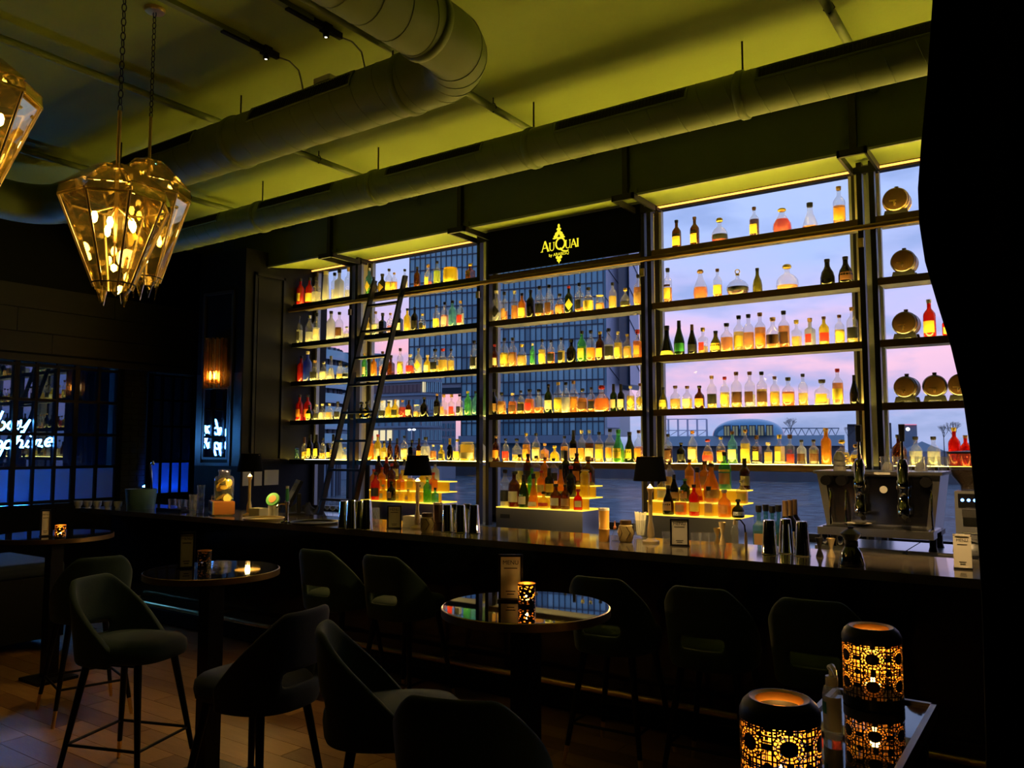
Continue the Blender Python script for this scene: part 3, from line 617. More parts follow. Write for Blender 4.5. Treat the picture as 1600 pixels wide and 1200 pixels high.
def liquid(name, c):
    t = tuple(min(1, 0.35 + 0.65*q) for q in c); return glassy('liquor_' + name, t, 0.15, trans=0.50, tcol=c, base=0.0, rough=0.2)
ML = {k: liquid(LN[k], c) for k, c in LIQ.items()}
MP = {k: mat('plain_' + CN[k], c, 0.45, metal=(0.8 if k in 'gs' else 0.0), var=0.06) for k, c in PLAIN.items()}
# profiles: (radius as share of half width, height as share of full height); last point = top of glass
PROF = {
 'std':  ([(0.9,0),(1,0.02),(1,0.58),(0.93,0.64),(0.62,0.71),(0.36,0.76),(0.33,0.80),(0.33,0.93),(0.36,0.93),(0.36,0.95)], 0.295),
 'tall': ([(0.9,0),(1,0.02),(1,0.64),(0.9,0.68),(0.5,0.74),(0.40,0.78),(0.38,0.94),(0.42,0.94)], 0.235),
 'wine': ([(0.9,0),(1,0.02),(1,0.56),(0.9,0.63),(0.5,0.70),(0.36,0.75),(0.34,0.98),(0.36,0.98)], 0.26),
 'champ':([(0.92,0),(1,0.03),(1,0.38),(0.85,0.50),(0.60,0.62),(0.40,0.74),(0.32,0.86),(0.30,0.97)], 0.30),
 'squat':([(0.7,0),(0.92,0.04),(1,0.22),(0.94,0.42),(0.70,0.56),(0.36,0.64),(0.24,0.70),(0.23,0.86),(0.27,0.88)], 0.62),
 'deca': ([(0.5,0),(0.80,0.03),(1,0.22),(0.96,0.36),(0.7,0.50),(0.34,0.58),(0.17,0.63),(0.15,0.74),(0.20,0.76)], 0.76),
 'tear': ([(0.6,0),(0.85,0.03),(1,0.22),(0.92,0.42),(0.62,0.60),(0.36,0.74),(0.28,0.84),(0.30,0.92)], 0.46),
 'sq':   ([(1.12,0),(1.16,0.01),(1.16,0.57),(1.08,0.61),(0.5,0.67),(0.38,0.70),(0.38,0.90),(0.42,0.91)], 0.30),
 'flask':([(1.1,0),(1.16,0.02),(1.16,0.50),(1.0,0.60),(0.46,0.68),(0.33,0.72),(0.33,0.90),(0.36,0.91)], 0.44),
 'jar':  ([(0.95,0),(1,0.02),(1,0.82),(0.9,0.88),(0.62,0.92),(0.62,0.96)], 0.52),
 'cone': ([(0.95,0),(1,0.03),(0.92,0.14),(0.62,0.42),(0.40,0.58),(0.32,0.70),(0.31,0.90)], 0.47),
 'jug':  ([(0.9,0),(1,0.03),(1,0.50),(0.86,0.60),(0.50,0.68),(0.32,0.74),(0.31,0.92),(0.36,0.93)], 0.42),
 'taper':([(0.9,0),(1,0.02),(0.80,0.60),(0.62,0.90),(0.6,0.93)], 0.24),
 'bell': ([(0.9,0),(1,0.03),(0.98,0.34),(0.80,0.52),(0.52,0.64),(0.36,0.74),(0.33,0.93)], 0.36)}
SQ = {'sq': 4, 'flask': 4}
def prof_r(pr, z):
    for (r0, z0), (r1, z1) in zip(pr, pr[1:]):
        if z0 <= z <= z1: return r0 + (r1-r0)*((z-z0)/max(1e-6, z1-z0))
    return pr[-1][0]
cacheM = {}
def body_mesh(shape, q, g):
    key = ('b', shape, q, g)
    if key not in cacheM:
        pr = PROF[shape][0]; hw = q/2; sq = shape in SQ
        mb = MB().lathe([(r*hw, z) for r, z in pr], 4 if sq else 16, rot=math.pi/4 if sq else 0, sy_=(0.62 if shape == 'flask' else 1))
        cacheM[key] = mb.mesh('glass', MG[g], True, 32 if sq else 50)
    return cacheM[key]
def liq_mesh(shape, q, l, fill):
    key = ('l', shape, q, l, fill)
    if key not in cacheM:
        pr = PROF[shape][0]; hw = q/2*0.93; sq = shape in SQ; pts = [(pr[0][0]*hw, 0.015)]
        pts += [(r*hw, z) for r, z in pr if 0.015 < z < fill]; pts.append((prof_r(pr, fill)*hw, fill))
        cacheM[key] = MB().lathe(pts, 4 if sq else 14, rot=math.pi/4 if sq else 0, sy_=(0.62 if shape == 'flask' else 1)).mesh('liquid', ML[l], True, 32 if sq else 50)
    return cacheM[key]
def cap_mesh(shape, q, c):
    key = ('c', shape, q, c)
    if key not in cacheM:
        pr = PROF[shape][0]; hw = q/2; rt = pr[-1][0]*hw; zt = pr[-1][1]; mb = MB()
        if shape == 'deca':
            mb.cyl((0, 0, zt-0.02), (0, 0, zt+0.03), rt*0.9, n=10); mb.tube([(0.075*math.cos(w), 0, zt+0.105+0.075*math.sin(w)) for w in [2*math.pi*k/14 for k in range(14)]], 0.018, 6, closed=True)
        elif shape in ('squat', 'jar', 'tear'): mb.lathe([(rt*1.15, zt-0.03), (rt*1.5, zt), (rt*1.45, 0.96), (rt*1.0, 1.0), (0, 1.0)], 14)
        else:
            z0 = zt - (0.26 if shape == 'wine' else 0.16 if shape == 'champ' else 0.05); mb.lathe([(prof_r(pr, z0)*hw*1.06, z0), (rt*1.15, zt-0.02), (rt*1.2, 0.995), (rt*0.9, 1.0), (0, 1.0)], 12)
        cacheM[key] = mb.mesh('cap', MP[c], True, 40)
    return cacheM[key]
def label_mesh(shape, q, c, z0, z1):
    key = ('t', shape, q, c, z0, z1)
    if key not in cacheM:
        pr = PROF[shape][0]; hw = q/2; mb = MB()
        if shape in SQ:
            w = prof_r(pr, z0)*hw*0.7071; yy = w*(0.62 if shape == 'flask' else 1); mb.box(-w*0.8, w*0.8, -yy-0.006, -yy+0.001, z0, z1)
        else:
            n = 8; vs = []
            for z in (z0, (z0+z1)/2, z1):
                r_ = prof_r(pr, z)*hw + 0.004
                vs += [(r_*math.cos(a), r_*math.sin(a), z) for a in [-math.pi/2 + math.radians(-62 + 124*i/n) for i in range(n+1)]]
            mb.add(vs, [(r*(n+1)+i, r*(n+1)+i+1, (r+1)*(n+1)+i+1, (r+1)*(n+1)+i) for r in range(2) for i in range(n)])
        cacheM[key] = mb.mesh('bottle_label', MP[c], True, 60)
    return cacheM[key]
def diamond_mesh(shape, q, c):
    key = ('d', shape, q, c)
    if key not in cacheM:
        hw = q/2; r_ = hw + 0.008; cacheM[key] = MB().add([(0, -r_, 0.14), (hw*0.95, -r_*0.75, 0.34), (0, -r_, 0.54), (-hw*0.95, -r_*0.75, 0.34)], [(0,1,2,3)]).mesh('bottle_label', MP[c])
    return cacheM[key]
ORD = ['first', 'second', 'third', 'fourth', 'fifth', 'sixth', 'seventh', 'eighth', 'ninth', 'tenth', 'eleventh', 'twelfth', 'thirteenth', 'fourteenth', 'fifteenth', 'sixteenth', 'seventeenth', 'eighteenth']
SHN = {'std': '', 'tall': 'slim ', 'wine': '', 'champ': 'sloping ', 'squat': 'squat ', 'deca': 'decanter ', 'tear': 'teardrop ', 'sq': 'square ', 'flask': 'broad ', 'jar': 'wide ', 'cone': 'conical ', 'jug': 'stout ', 'taper': 'tapering ', 'bell': 'bell ', }
def bottle(x, y, z, h, shape, g, l, fill, c, lab, label, group, q=None):
    q = round(q or (max(PROF[shape][1], min(0.5, 0.076/h)) if shape in ('std', 'jug', 'sq', 'bell', 'tear') else PROF[shape][1]), 2)
    o = thing('bottle', label, 'bottle', (x, y, z), random.uniform(-0.35, 0.5), group); o.scale = (h, h, h)
    inst('glass', body_mesh(shape, q, g), o)
    if l != '-': inst('liquid', liq_mesh(shape, q, l, fill), o)
    inst('cap', cap_mesh(shape, q, c), o)
    if lab[0] == 'D': inst('bottle_label', diamond_mesh(shape, q, lab[1]), o)
    elif lab != '-':
        zz = {'squat': (0.14, 0.34), 'deca': (0.16, 0.30), 'tear': (0.12, 0.34), 'cone': (0.05, 0.18), 'champ': (0.10, 0.34), 'taper': (0.2, 0.45)}.get(shape, (0.14, 0.44))
        inst('bottle_label', label_mesh(shape, q, lab[0], *zz), o)
        if len(lab) > 1: inst('bottle_label', label_mesh(shape, q, lab[1], zz[1]+0.03, zz[1]+0.09), o)
    return o
def describe(shape, g, l, c):
    if l != '-' and g in 'cf': s_ = SHN[shape] + GN[g] + ' bottle of ' + LN[l] + ' liquor, ' + CN[c] + ' cap'
    else: s_ = SHN[shape] + GN[g] + ' bottle with ' + CN[c] + ' cap'
    return s_
BAYN = {'A': 'pillar bay', 'B': 'ladder bay', 'C': 'sign bay', 'D': 'sky bay', 'E': 'cask bay'}
SHELFN = {'1': 'top shelf', '2': 'second shelf', '3': 'third shelf', '4': 'fourth shelf', '5': 'lowest shelf'}
ROWS = {
'A1': '461 437 std r - 0 k y|469.5 435.5 std r - 0 k y|478.5 435 std r - 0 k y|494 433 sq c w .45 k -|509 424 taper f - 0 c -|522.5 426 tall c w .4 k -|530 420 sq f - 0 k - .26|540.5 419 tall c w .3 w -',
'A2': '467 494 std c w .5 k k|484 493 std c w .4 s -|495 489 tall c w .5 k c|517.5 486 std f - 0 k -|530.5 487.5 std c w .4 k b|542 510 squat c w .4 s -',
'A3': '462 557 std r - 0 k -|471 556 std r - 0 k -|481 549 std u - 0 c -|491.6 563 jug c w .4 w k|506 565 jug c w .5 s c|517.5 556 cone c w .5 s m .34|532 563.5 jug c y .3 k -|541.5 570 squat c w .4 k k',
'A4': '461 618 std r - 0 k o|468.5 617 std r - 0 k o|476.5 617 std r - 0 k o|483.5 633 jug k - 0 k y|489 646 squat k - 0 k -|495 632 jug c w .4 c k|504 631 jug c w .5 c c|515 630.5 jug c w .5 c w|528 627.5 jug c w .4 k k|541 636 jug c w .4 k -',
'A5': '463 700 jar t - 0 u -|476 683 wine c y .35 b -|484.5 679 wine k - 0 k y|495 679 wine k - 0 k y|504.5 684.5 std c y .3 k -|513 692 tall k - 0 k y|521 678.5 wine c y .4 k -|532 685 cone f - 0 c -|539 699 jug c w .4 g -',
'B1': '577 419 tall t l .4 s D|584 433 jug k - 0 k Dg|597.5 428 jug k - 0 k Dg|608 420 std c y .45 k y|616 426 std c a .5 w y|632.5 420.6 std c w .5 k c|652 417 std b y .2 k -|669 413 sq c o .25 w y|683 408 std c l .6 k -|704 418 jar y - 0 g - .9|735 412 sq b - 0 g - .48',
'B2': '575 496 tall y - 0 g c|587 486.6 std c w .5 w c|598 489 sq k - 0 k -|610 489 std c p .4 w -|624 484.5 sq k - 0 k c|636.5 482 std y - 0 k -|648 480 std k w .4 k k|660 490 jug c y .3 g k|682 477 std c y .4 k y|695 472 std c p .5 k m|707 469.6 std t - 0 k -|719.5 470 std c w .5 w r',
'B3': '570 552 tall e - 0 w c|584.5 555 std o - 0 w -|598 549 std c p .4 b -|611 555 sq b - 0 k -|625.5 544 tall c y .5 b y|641 553.6 jug c o .4 c r|654 544 std f - 0 s Dy|668 555 jug y - 0 c c|680 545 jug c y .3 k k|692 544.5 jug c y .5 r -|703.5 545 std c y .5 k -|741 532 std c w .4 k k',
'B4': '565 628 squat k - 0 k Dy|574 627 squat k - 0 k Dy|597 626 jug c w .3 c k|607.5 627 jug y - 0 k -|617.5 624 jug y - 0 w k|629 625 jug c r .6 w -|639 625 std b - 0 k c|651 632 jar c y .4 c w|663 620.5 jug k - 0 k -|683 615 std k - 0 w k|693.5 616 sq c p .3 w w|705.6 616 sq c o .2 w r|718 616 std c w .4 k k|731 611 std e - 0 y -|743 611 std t - 0 k -',
'B5': '580 681 jug o - 0 r -|590.5 678.7 std y - 0 r c|599 689 sq y - 0 k c|609.6 685 wine b - 0 k -|620.7 684.7 wine b - 0 k -|632 680.7 std c y .5 k c|644 687 sq k - 0 k -|655 684.7 wine b - 0 k o|665 682.7 jug c w .6 k -|677 694.7 jug c a .6 c -|690 695 jug y - 0 c k|703 685 wine k - 0 g -|715 686 jug c l .4 g y|730 690 jar c y .85 c c .8|742.7 682 jug f - 0 k k',
'C2': '775.6 454 std c w .3 c Dk|788 456 tall c a .35 k w|804 454 tall c a .5 c -|815.6 458 std o y .6 k y|829 453 std k - 0 k -|843 447 std c a .25 k k|858 445 std c a .2 k b|874.4 459 jug c a .5 k w|888.7 447 std g - 0 r Dy|905 442 std c o .2 k k|919.4 449 jug c y .45 k y|937.4 461 jar c a .5 g w|957 441.6 std c y .5 k -|977 450 squat c y .2 g k .5|997 429 std c a .6 k w',
'C3': '773 538 std b a .5 r c|788 528 std c y .5 k y|801 527.5 std c a .5 k w|815.6 538 jug c y .5 g w|832 536.5 tall e - 0 c n|847 530 std c y .6 k y|861 531 std c o .5 k k|877 527.5 std c y .5 k k|893 530 jug k - 0 k -|909 517 std e y .5 k y|923 516 std c a .35 k a|937.4 518 std b - 0 g y|951 513 std c w .5 k k|965.6 518 std c y .6 c y|980 522 std c y .5 g w|996 515 sq c o .6 r o',
'C4': '771.5 608 std k - 0 k w|784 613 jug c a .6 k w|801 614 jug c o .6 c b|813.7 610 std c y .5 k k|827.6 608 jug c o .6 k r|842 608 jug c a .25 k -|857 600 std g - 0 k c|872 597 std c y .5 g y|884 597 std c w .5 k -|896 595 std c a .5 w o|910 607 jug c a .6 k b|924 605 std c a .5 k k|940 602 squat c o .5 r -|956 600 wine g - 0 k c|970 600 wine k - 0 k c|985 603 std c y .6 c Dy|1000 599 std c w .5 b Dg',
'C5': '775 681 std b a .5 w o|790 685 std c o .4 k r|807.5 685 jug c y .3 k -|822.5 676.6 std c a .6 g o|837.5 676.6 std c y .5 k c|851 692.5 sq c a .7 w b|866.6 696 squat y - 0 y -|882 681 std c a .6 k k|896 672 wine k - 0 k w|908.7 672 tall c y .4 c o|921 672 std c d .6 s c|936 674.7 std c y .6 k y|953 670 std c w .5 k o|966 671 bell e y .4 e y|983 674.7 bell g y .4 k y|998 672 std c p .5 b o',
'D1': '1056.8 344 std b - 0 k yk|1085 339 std b - 0 b yk|1124 341 squat c r .35 g k|1178 323.5 std c d .6 b y|1221.5 326 tear c r .58 g - .70|1265 317 cone c o .14 k - .6|1310 291.5 std c a .5 w o',
'D2': '1043 419 tall c a .45 k yb|1094 421.6 tear c o .42 w -|1120.7 420 std c o .45 b y|1152 418.6 deca c d .32 g k|1183 419 bell v - 0 k -|1229.4 413.5 squat c a .2 g - .8|1292 405 bell k - 0 k - .5|1320.5 401 bell k - 0 k b .5',
'D3': '1041.5 509 cone k - 0 k y|1060.6 501 champ g - 0 k e|1081 507 champ k - 0 b k|1098 512 sq c y .3 g r|1118 517 bell v - 0 k y .5|1135 505 jug c a .5 k -|1154 493 std c y .55 k y|1169 491 std c a .5 k -|1187 488.5 std c a .6 w o|1207 496 jug c a .2 w b|1224 485.6 std c a .6 k b|1244 500 sq c y .4 g -|1265 497 sq f - 0 w r|1286.8 494.6 std y - 0 b r|1311 492 std c y .5 b y|1330.6 480 std c y .2 w k',
'D4': '1036 605 bell v - 0 k y|1055 602.6 jug c y .45 b w|1073.5 603 jug c y .45 b c|1092.6 602.6 jug b - 0 k o|1111.7 587 std c y .4 w k|1132 588.5 std c y .5 r y|1150 581 std c y .3 b b|1171 580.6 std c w .35 b b|1189.6 580.6 std c y .5 k b|1210 588 std c y .5 b a|1231 589.6 jug c o .5 k o|1254 584 std c y .4 k -|1284 593 flask c y .25 k a .62|1308 576 std c a .6 r y|1334 586 champ k - 0 k -',
'D5': '1043.7 678 std c d .5 k b|1064 691.5 std k - 0 k k|1081.6 673 std c y .5 o c|1105.6 686 tear c a .5 r r|1126 682.5 std c a .5 g o|1144 673.5 std t y .3 b c|1164 671 std c y .6 w y|1182 680 sq c d .6 b y|1200 691 sq c y .55 c Ry|1217.5 679 sq c y .6 g y|1234 679 sq c r .35 b Rr|1252 687 std f d .2 k b|1271 686.6 std f d .6 k b|1290 668.6 tall o - 0 w - .27|1315 687 squat c y .5 g w .6|1337 694 squat c y .5 w b .6',
'E3': '1451 468 std r - 0 s y|1480 492 std r - 0 s y',
'E2': '1457 400 std y - 0 g y',
'E5': '1404 679 jug b - 0 k - .46|1430 682 jug c w .5 k -|1458 682 jug c w .5 k -|1490 668 std r - 0 g -|1508 680 std r - 0 w -'}
YB = YS + 0.135
for row, txt in ROWS.items():
    b, k = row; z = ZSH[k] + 0.0045
    items = [e.split() for e in txt.split('|')]; prev = None
    for n_, it in enumerate(items):
        px, top, shape, g, l, fill, c, lab = float(it[0]), float(it[1]), it[2], it[3], it[4], float(it[5]), it[6], it[7]
        q = float(it[8]) if len(it) > 8 else None
        if row == 'A1': px += 0.5
        lab = {'D': 'Dy'}.get(lab, lab); txtlab = None
        if lab[0] == 'R': txtlab = lab[1]; lab = '-'
        lab = lab.replace('a', 'o').replace('n', 'e') if lab[0] != 'D' else lab
        yy = YB; P = at(px, top, y=yy); h = max(0.14, P.z - z); rad = (q or (max(PROF[shape][1], min(0.5, 0.076/h)) if shape in ('std', 'jug', 'sq', 'bell', 'tear') else PROF[shape][1]))*h/2*(1.2 if shape in SQ else 1.05)
        if prev and P.x - rad < prev[0] + prev[1] and prev[2] >= YB: yy = YB - 0.045
        elif prev and P.x - rad < prev[0] + prev[1]: yy = YB + 0.045
        P = at(px, top, y=yy); h = max(0.14, P.z - z)
        if prev and math.hypot(P.x-prev[0], yy-prev[2]) < rad + prev[1]: P.x = prev[0] + math.sqrt(max(0, (rad+prev[1])**2 - (yy-prev[2])**2)) + 0.002
        prev = (P.x, rad, yy)
        lb = describe(shape, g, l, c) + ', ' + ORD[n_] + ' from pillar, ' + SHELFN[k] + ', ' + BAYN[b]
        o = bottle(P.x, yy, z, h, shape, g, l, fill, c, lab, lb, 'bottles on the window shelves', q)
        if txtlab:
            o.rotation_euler = (0, 0, 0.2); q_ = PROF['sq'][1]/2*1.16*0.7071
            for j, t in enumerate(('RYE', 'RYE') if txtlab == 'y' else ('YE', 'IT', 'ED')):
                me = text_mesh(t, 0.13, MP['k'] if txtlab == 'y' else MP['r'], 'lettering', 0.002)
                e = inst('lettering', me, o, (0, -q_-0.006, 0.44 - 0.14*j - (0.07*j if txtlab == 'y' else 0))); e.rotation_euler = (math.pi/2, 0, 0)
# casks on the end bay
M['caskwood'] = mat('cask_oak', (0.085, 0.042, 0.014), 0.35, var=0.35, scale=6, stretch=(8, 1, 8))
M['caskhead'] = mat('cask_head', (0.045, 0.022, 0.009), 0.35, var=0.3, scale=6, stretch=(1, 1, 8))
def cask(px, py, k, R, label, gold=False):
    P = at(px, py, y=YS+0.06); z = ZSH[k] + 0.0045
    o = thing('cask', label, 'cask', (P.x, YS+0.16, z), random.uniform(-0.15, 0.15), group='small oak casks on the end shelves')
    zc = R + 0.035
    MB().lathe([(R*0.84, -0.095), (R*0.95, -0.06), (R, 0.0), (R*0.95, 0.06), (R*0.84, 0.095)], 28, (0, 0, zc), axis='y').build('staves', M['caskwood'], o, smooth=True)
    MB().lathe([(R*0.78, -0.088), (0.0, -0.088)], 24, (0, 0, zc), axis='y', cap=False).build('head', M['caskhead'], o)
    for yy, rr in ((-0.085, 0.875), (-0.05, 0.975), (0.05, 0.975), (0.085, 0.875)): MB().lathe([(R*rr, yy-0.008), (R*rr+0.003, yy-0.006), (R*rr+0.003, yy+0.006), (R*rr, yy+0.008)], 28, (0, 0, zc), axis='y', cap=False).build('hoop', M['brass'] if gold else M['darksteel'], o, smooth=True)
    MB().cyl((0, 0, zc+R-0.004), (0, 0, zc+R+0.022), 0.014, 0.016, 10).build('bung', M['caskhead'], o)
    tp = MB(); tp.cyl((0, -0.088, zc-R*0.35), (0, -0.135, zc-R*0.35), 0.008, n=8); tp.cyl((0, -0.13, zc-R*0.35), (0, -0.13, zc-R*0.62), 0.007, n=8); tp.cbox((-0.012, -0.125, zc-R*0.2), (0.05, 0.008, 0.010)); tp.cyl((0, -0.125, zc-R*0.35), (0, -0.125, zc-R*0.2), 0.005, n=6)
    tp.build('tap', M['brass'], o)
    for yy in (-0.06, 0.06):
        MB().add([(x, yy+e, z_) for e in (-0.012, 0.012) for x, z_ in ((-R*0.95, 0), (-R*0.6, 0.0), (-R*0.45, 0.012), (R*0.45, 0.012), (R*0.6, 0), (R*0.95, 0), (R*0.80, R*0.55), (R*0.45, 0.05), (-R*0.45, 0.05), (-R*0.80, R*0.55))],
                 [tuple(range(10)), tuple(range(10, 20))[::-1]] + [(i, 10+i, 10+(i+1)%10, (i+1)%10) for i in range(10)]).build('cradle', M['black'], o)
cask(1398, 315, '1', 0.098, 'small oak cask on a cradle, top shelf beside the black curtain', True)
cask(1410, 410, '2', 0.092, 'small oak cask on a cradle, alone on the second shelf of the cask bay')
cask(1413, 508, '3', 0.092, 'small oak cask on a cradle beside the red bitters bottles')
for px, t in ((1414, 'nearest the window post'), (1458, 'in the middle of three'), (1501, 'half hidden by the black curtain')): cask(px, 605, '4', 0.084, 'small oak cask ' + t + ' on the fourth shelf')
# ================================================================== BAR
ZB = 1.10
M['marble'] = mat('dark_marble', (0.10, 0.085, 0.065), 0.09, var=0.85, scale=5, stretch=(1, 2.2, 1), spec=0.8)
M['barfront'] = mat('black_marble_front', (0.010, 0.009, 0.009), 0.12, var=0.5, scale=3)
bar = thing('bar_counter', 'long black bar counter with dark polished marble top facing the stools', 'bar counter', (-3.4, 4.8, 0))
MB().box(-5.0, 5.4, -0.45, 0.30, ZB-0.045, ZB).build('counter_top', M['marble'], bar)
MB().box(-5.0, 5.4, -0.13, 0.22, 0.0, ZB-0.045).build('bar_front', M['barfront'], bar)
MB().box(-4.7, 5.4, -0.17, -0.13, 0.02, 0.14).build('plinth', M['black'], bar)
fr = MB().cyl((-4.6, -0.30, 0.22), (5.3, -0.30, 0.22), 0.020, n=12).build('foot_rail', M['brass'], bar, smooth=True)
for k in range(8): MB().cyl((-4.4 + k*1.35, -0.30, 0.22), (-4.4 + k*1.35, -0.12, 0.22), 0.012, n=8).build('rail_bracket', M['brass'], bar)
MB().box(-4.6, 5.3, 0.22, 0.62, 0.80, 0.86).build('work_shelf', M['steel'], bar)

bk = thing('back_counter', 'low steel topped back counter running under the bar windows', 'counter', (-3.0, 6.4, 0))
MB().box(-4.98, 5.8, -0.50, 0.60, 0.90, 0.93).build('counter_top', M['steel'], bk)
MB().box(-4.98, 5.8, -0.46, 0.60, 0.0, 0.90).build('cabinet_body', M['black'], bk)
for k in range(9): 
    d_ = MB().box(-4.9 + k*1.15, -3.80 + k*1.15, -0.48, -0.46, 0.10, 0.86).build('cabinet_door', M['darksteel'], bk)
    MB().box(-4.75 + k*1.15, -3.95 + k*1.15, -0.505, -0.48, 0.80, 0.82).build('handle', M['chrome'], d_)
# espresso-side drawer base
for i, (x0, x1) in enumerate(((-1.53, -0.95), (-0.94, 0.15))):
    o = thing('drawer_unit', ('short' if i == 0 else 'long') + ' steel drawer base under the ' + ('espresso machine' if i == 0 else 'coffee grinder'), 'drawer unit', (0, 0, 0.93))
    MB().box(x0, x1, 5.93, 6.50, 0, 0.10).build('body', M['steel'], o)
    MB().box(x0+0.02, x1-0.02, 5.915, 5.93, 0.012, 0.09).build('drawer_front', M['steel'], o)
    MB().box(x0+0.12, x1-0.06, 5.892, 5.915, 0.045, 0.06).build('handle', M['chrome'], o)

# lit stepped bottle displays
M['ledstep'] = emit('lit_yellow_acrylic', (1.0, 0.66, 0.06), 1.5)
M['stepface'] = glassy('yellow_acrylic', (0.9, 0.65, 0.15), 0.6, trans=0.6, tcol=(1.0, 0.75, 0.15), base=0.05)
def display(x0, x1, label):
    o = thing('bottle_display', label, 'display stand', (0, 0, 0.93), group='lit stepped bottle displays')
    MB().box(x0, x1, 6.0, 6.36, 0, 0.241).build('steel_base', M['steel'], o)
    for k in range(3):
        s_ = MB().box(x0, x1, 6.0 + 0.12*k, 6.36, 0.241 + 0.10*k, 0.25 + 0.10*k).build('lit_step', M['ledstep'], o)
        if k: MB().box(x0+0.005, x1-0.005, 6.0 + 0.12*k, 6.008 + 0.12*k, 0.15 + 0.10*k, 0.241 + 0.10*k).build('step_riser', M['stepface'], s_)
    return o
display(-6.06, -5.08, 'lit yellow bottle display on the back counter beside the ladder foot')
d2_ = display(-4.34, -3.44, 'lit yellow bottle display with steel front below the sign')
MB().box(-4.29, -4.19, 5.994, 6.0, 0.15, 0.185).build('badge', M['darksteel'], d2_)
display(-2.90, -2.10, 'lit yellow bottle display behind the framed menu and lamp')
DISP = {
 1: ['587 738 std r - 0 k k|599 757 sq y - 0 c c|611.6 752 jug k - 0 k w|624 764 sq c y .6 g y .5|638 766 sq y - 0 c w .5|655 758 std c y .6 k y|668 745 std e l .5 g -|680 762 sq e - 0 k - .4',
     '584 733 std o - 0 r o|597 730 std o - 0 r y|612 724 std b - 0 r -|626 740 sq o - 0 w o .42|642 735 sq c y .6 w y .4|660 735 std y - 0 g c|677 738 sq o - 0 r r .4',
     '592 712 wine b - 0 k -|604 714 wine b - 0 r -|618 711 std b - 0 k c|632 718 std c y .5 k y|668 720 std c y .5 b y|680 722 jug f - 0 k -'],
 2: ['789 733 tall c w .3 k k|802 736 std b o .3 k c|818 742 champ g - 0 k c|833 740 cone o - 0 k c .34|849.5 768 squat y - 0 k r .7|868.5 756 jug b - 0 k c|881 757 std b - 0 k w|903 764 flask r - 0 r c .5',
     '806 737 std c l .4 k y|831 731 std e l .4 e -|846 735 std o - 0 r c|857 731 wine k y .3 k y|876 726 cone o - 0 k c .36|892 728 std k - 0 r -|914 734 jar y - 0 g - .36',
     '812 710 std c y .4 k c|822 709 std b - 0 k k|836 712 std c y .4 k y|851 714 std o - 0 b o|865 716 std c o .4 k k|884 704 wine k - 0 k -|901 708 std b - 0 k o|919 713 jug b - 0 w r'],
 3: ['1043.7 758 bell k - 0 k w|1063.5 766 jug c o .5 g w|1084 757 std r - 0 k y|1107 760 sq c y .4 k w|1131.5 765 jug o - 0 s a|1153 780 squat k - 0 k s .7',
     '1034 746 std c y .4 k c|1053 741 champ k - 0 k w|1070 748 std g - 0 e w|1089 730 cone o - 0 k r .36|1110 724 tear o - 0 b w .42|1158.5 750 jug c y .5 c y',
     '1046 722 std c y .4 k w|1077 718 std o - 0 b o|1101 720 sq o - 0 b w|1132 706 std e - 0 k wy|1163 716 wine b - 0 k c']}
DL = {1: 'ladder display', 2: 'sign side display', 3: 'menu side display'}
for dk, rows in DISP.items():
    for r, txt in enumerate(rows):
        y = 6.06 + 0.12*r; z = 0.93 + 0.25 + 0.10*r
        pv = None
        for n_, e in enumerate(txt.split('|')):
            it = e.split(); P = at(float(it[0]), float(it[1]), y=y)
            lb = describe(it[2], it[3], it[4], it[6]) + ', ' + ORD[n_] + ' from pillar, ' + ('front', 'middle', 'rear')[r] + ' step, ' + DL[dk]
            h_ = max(0.12, P.z - z); q = float(it[8]) if len(it) > 8 else max(PROF[it[2]][1]*1.12, min(0.46, 0.080/h_))
            rd = q*h_/2*(1.18 if it[2] in SQ else 1.04)
            if pv and P.x - rd < pv: P.x = pv + rd
            pv = P.x + rd
            bottle(P.x, y, z, h_, it[2], it[3], it[4], float(it[5]), it[6], it[7].replace('a', 'o'), lb, 'bottles on the lit displays', q)

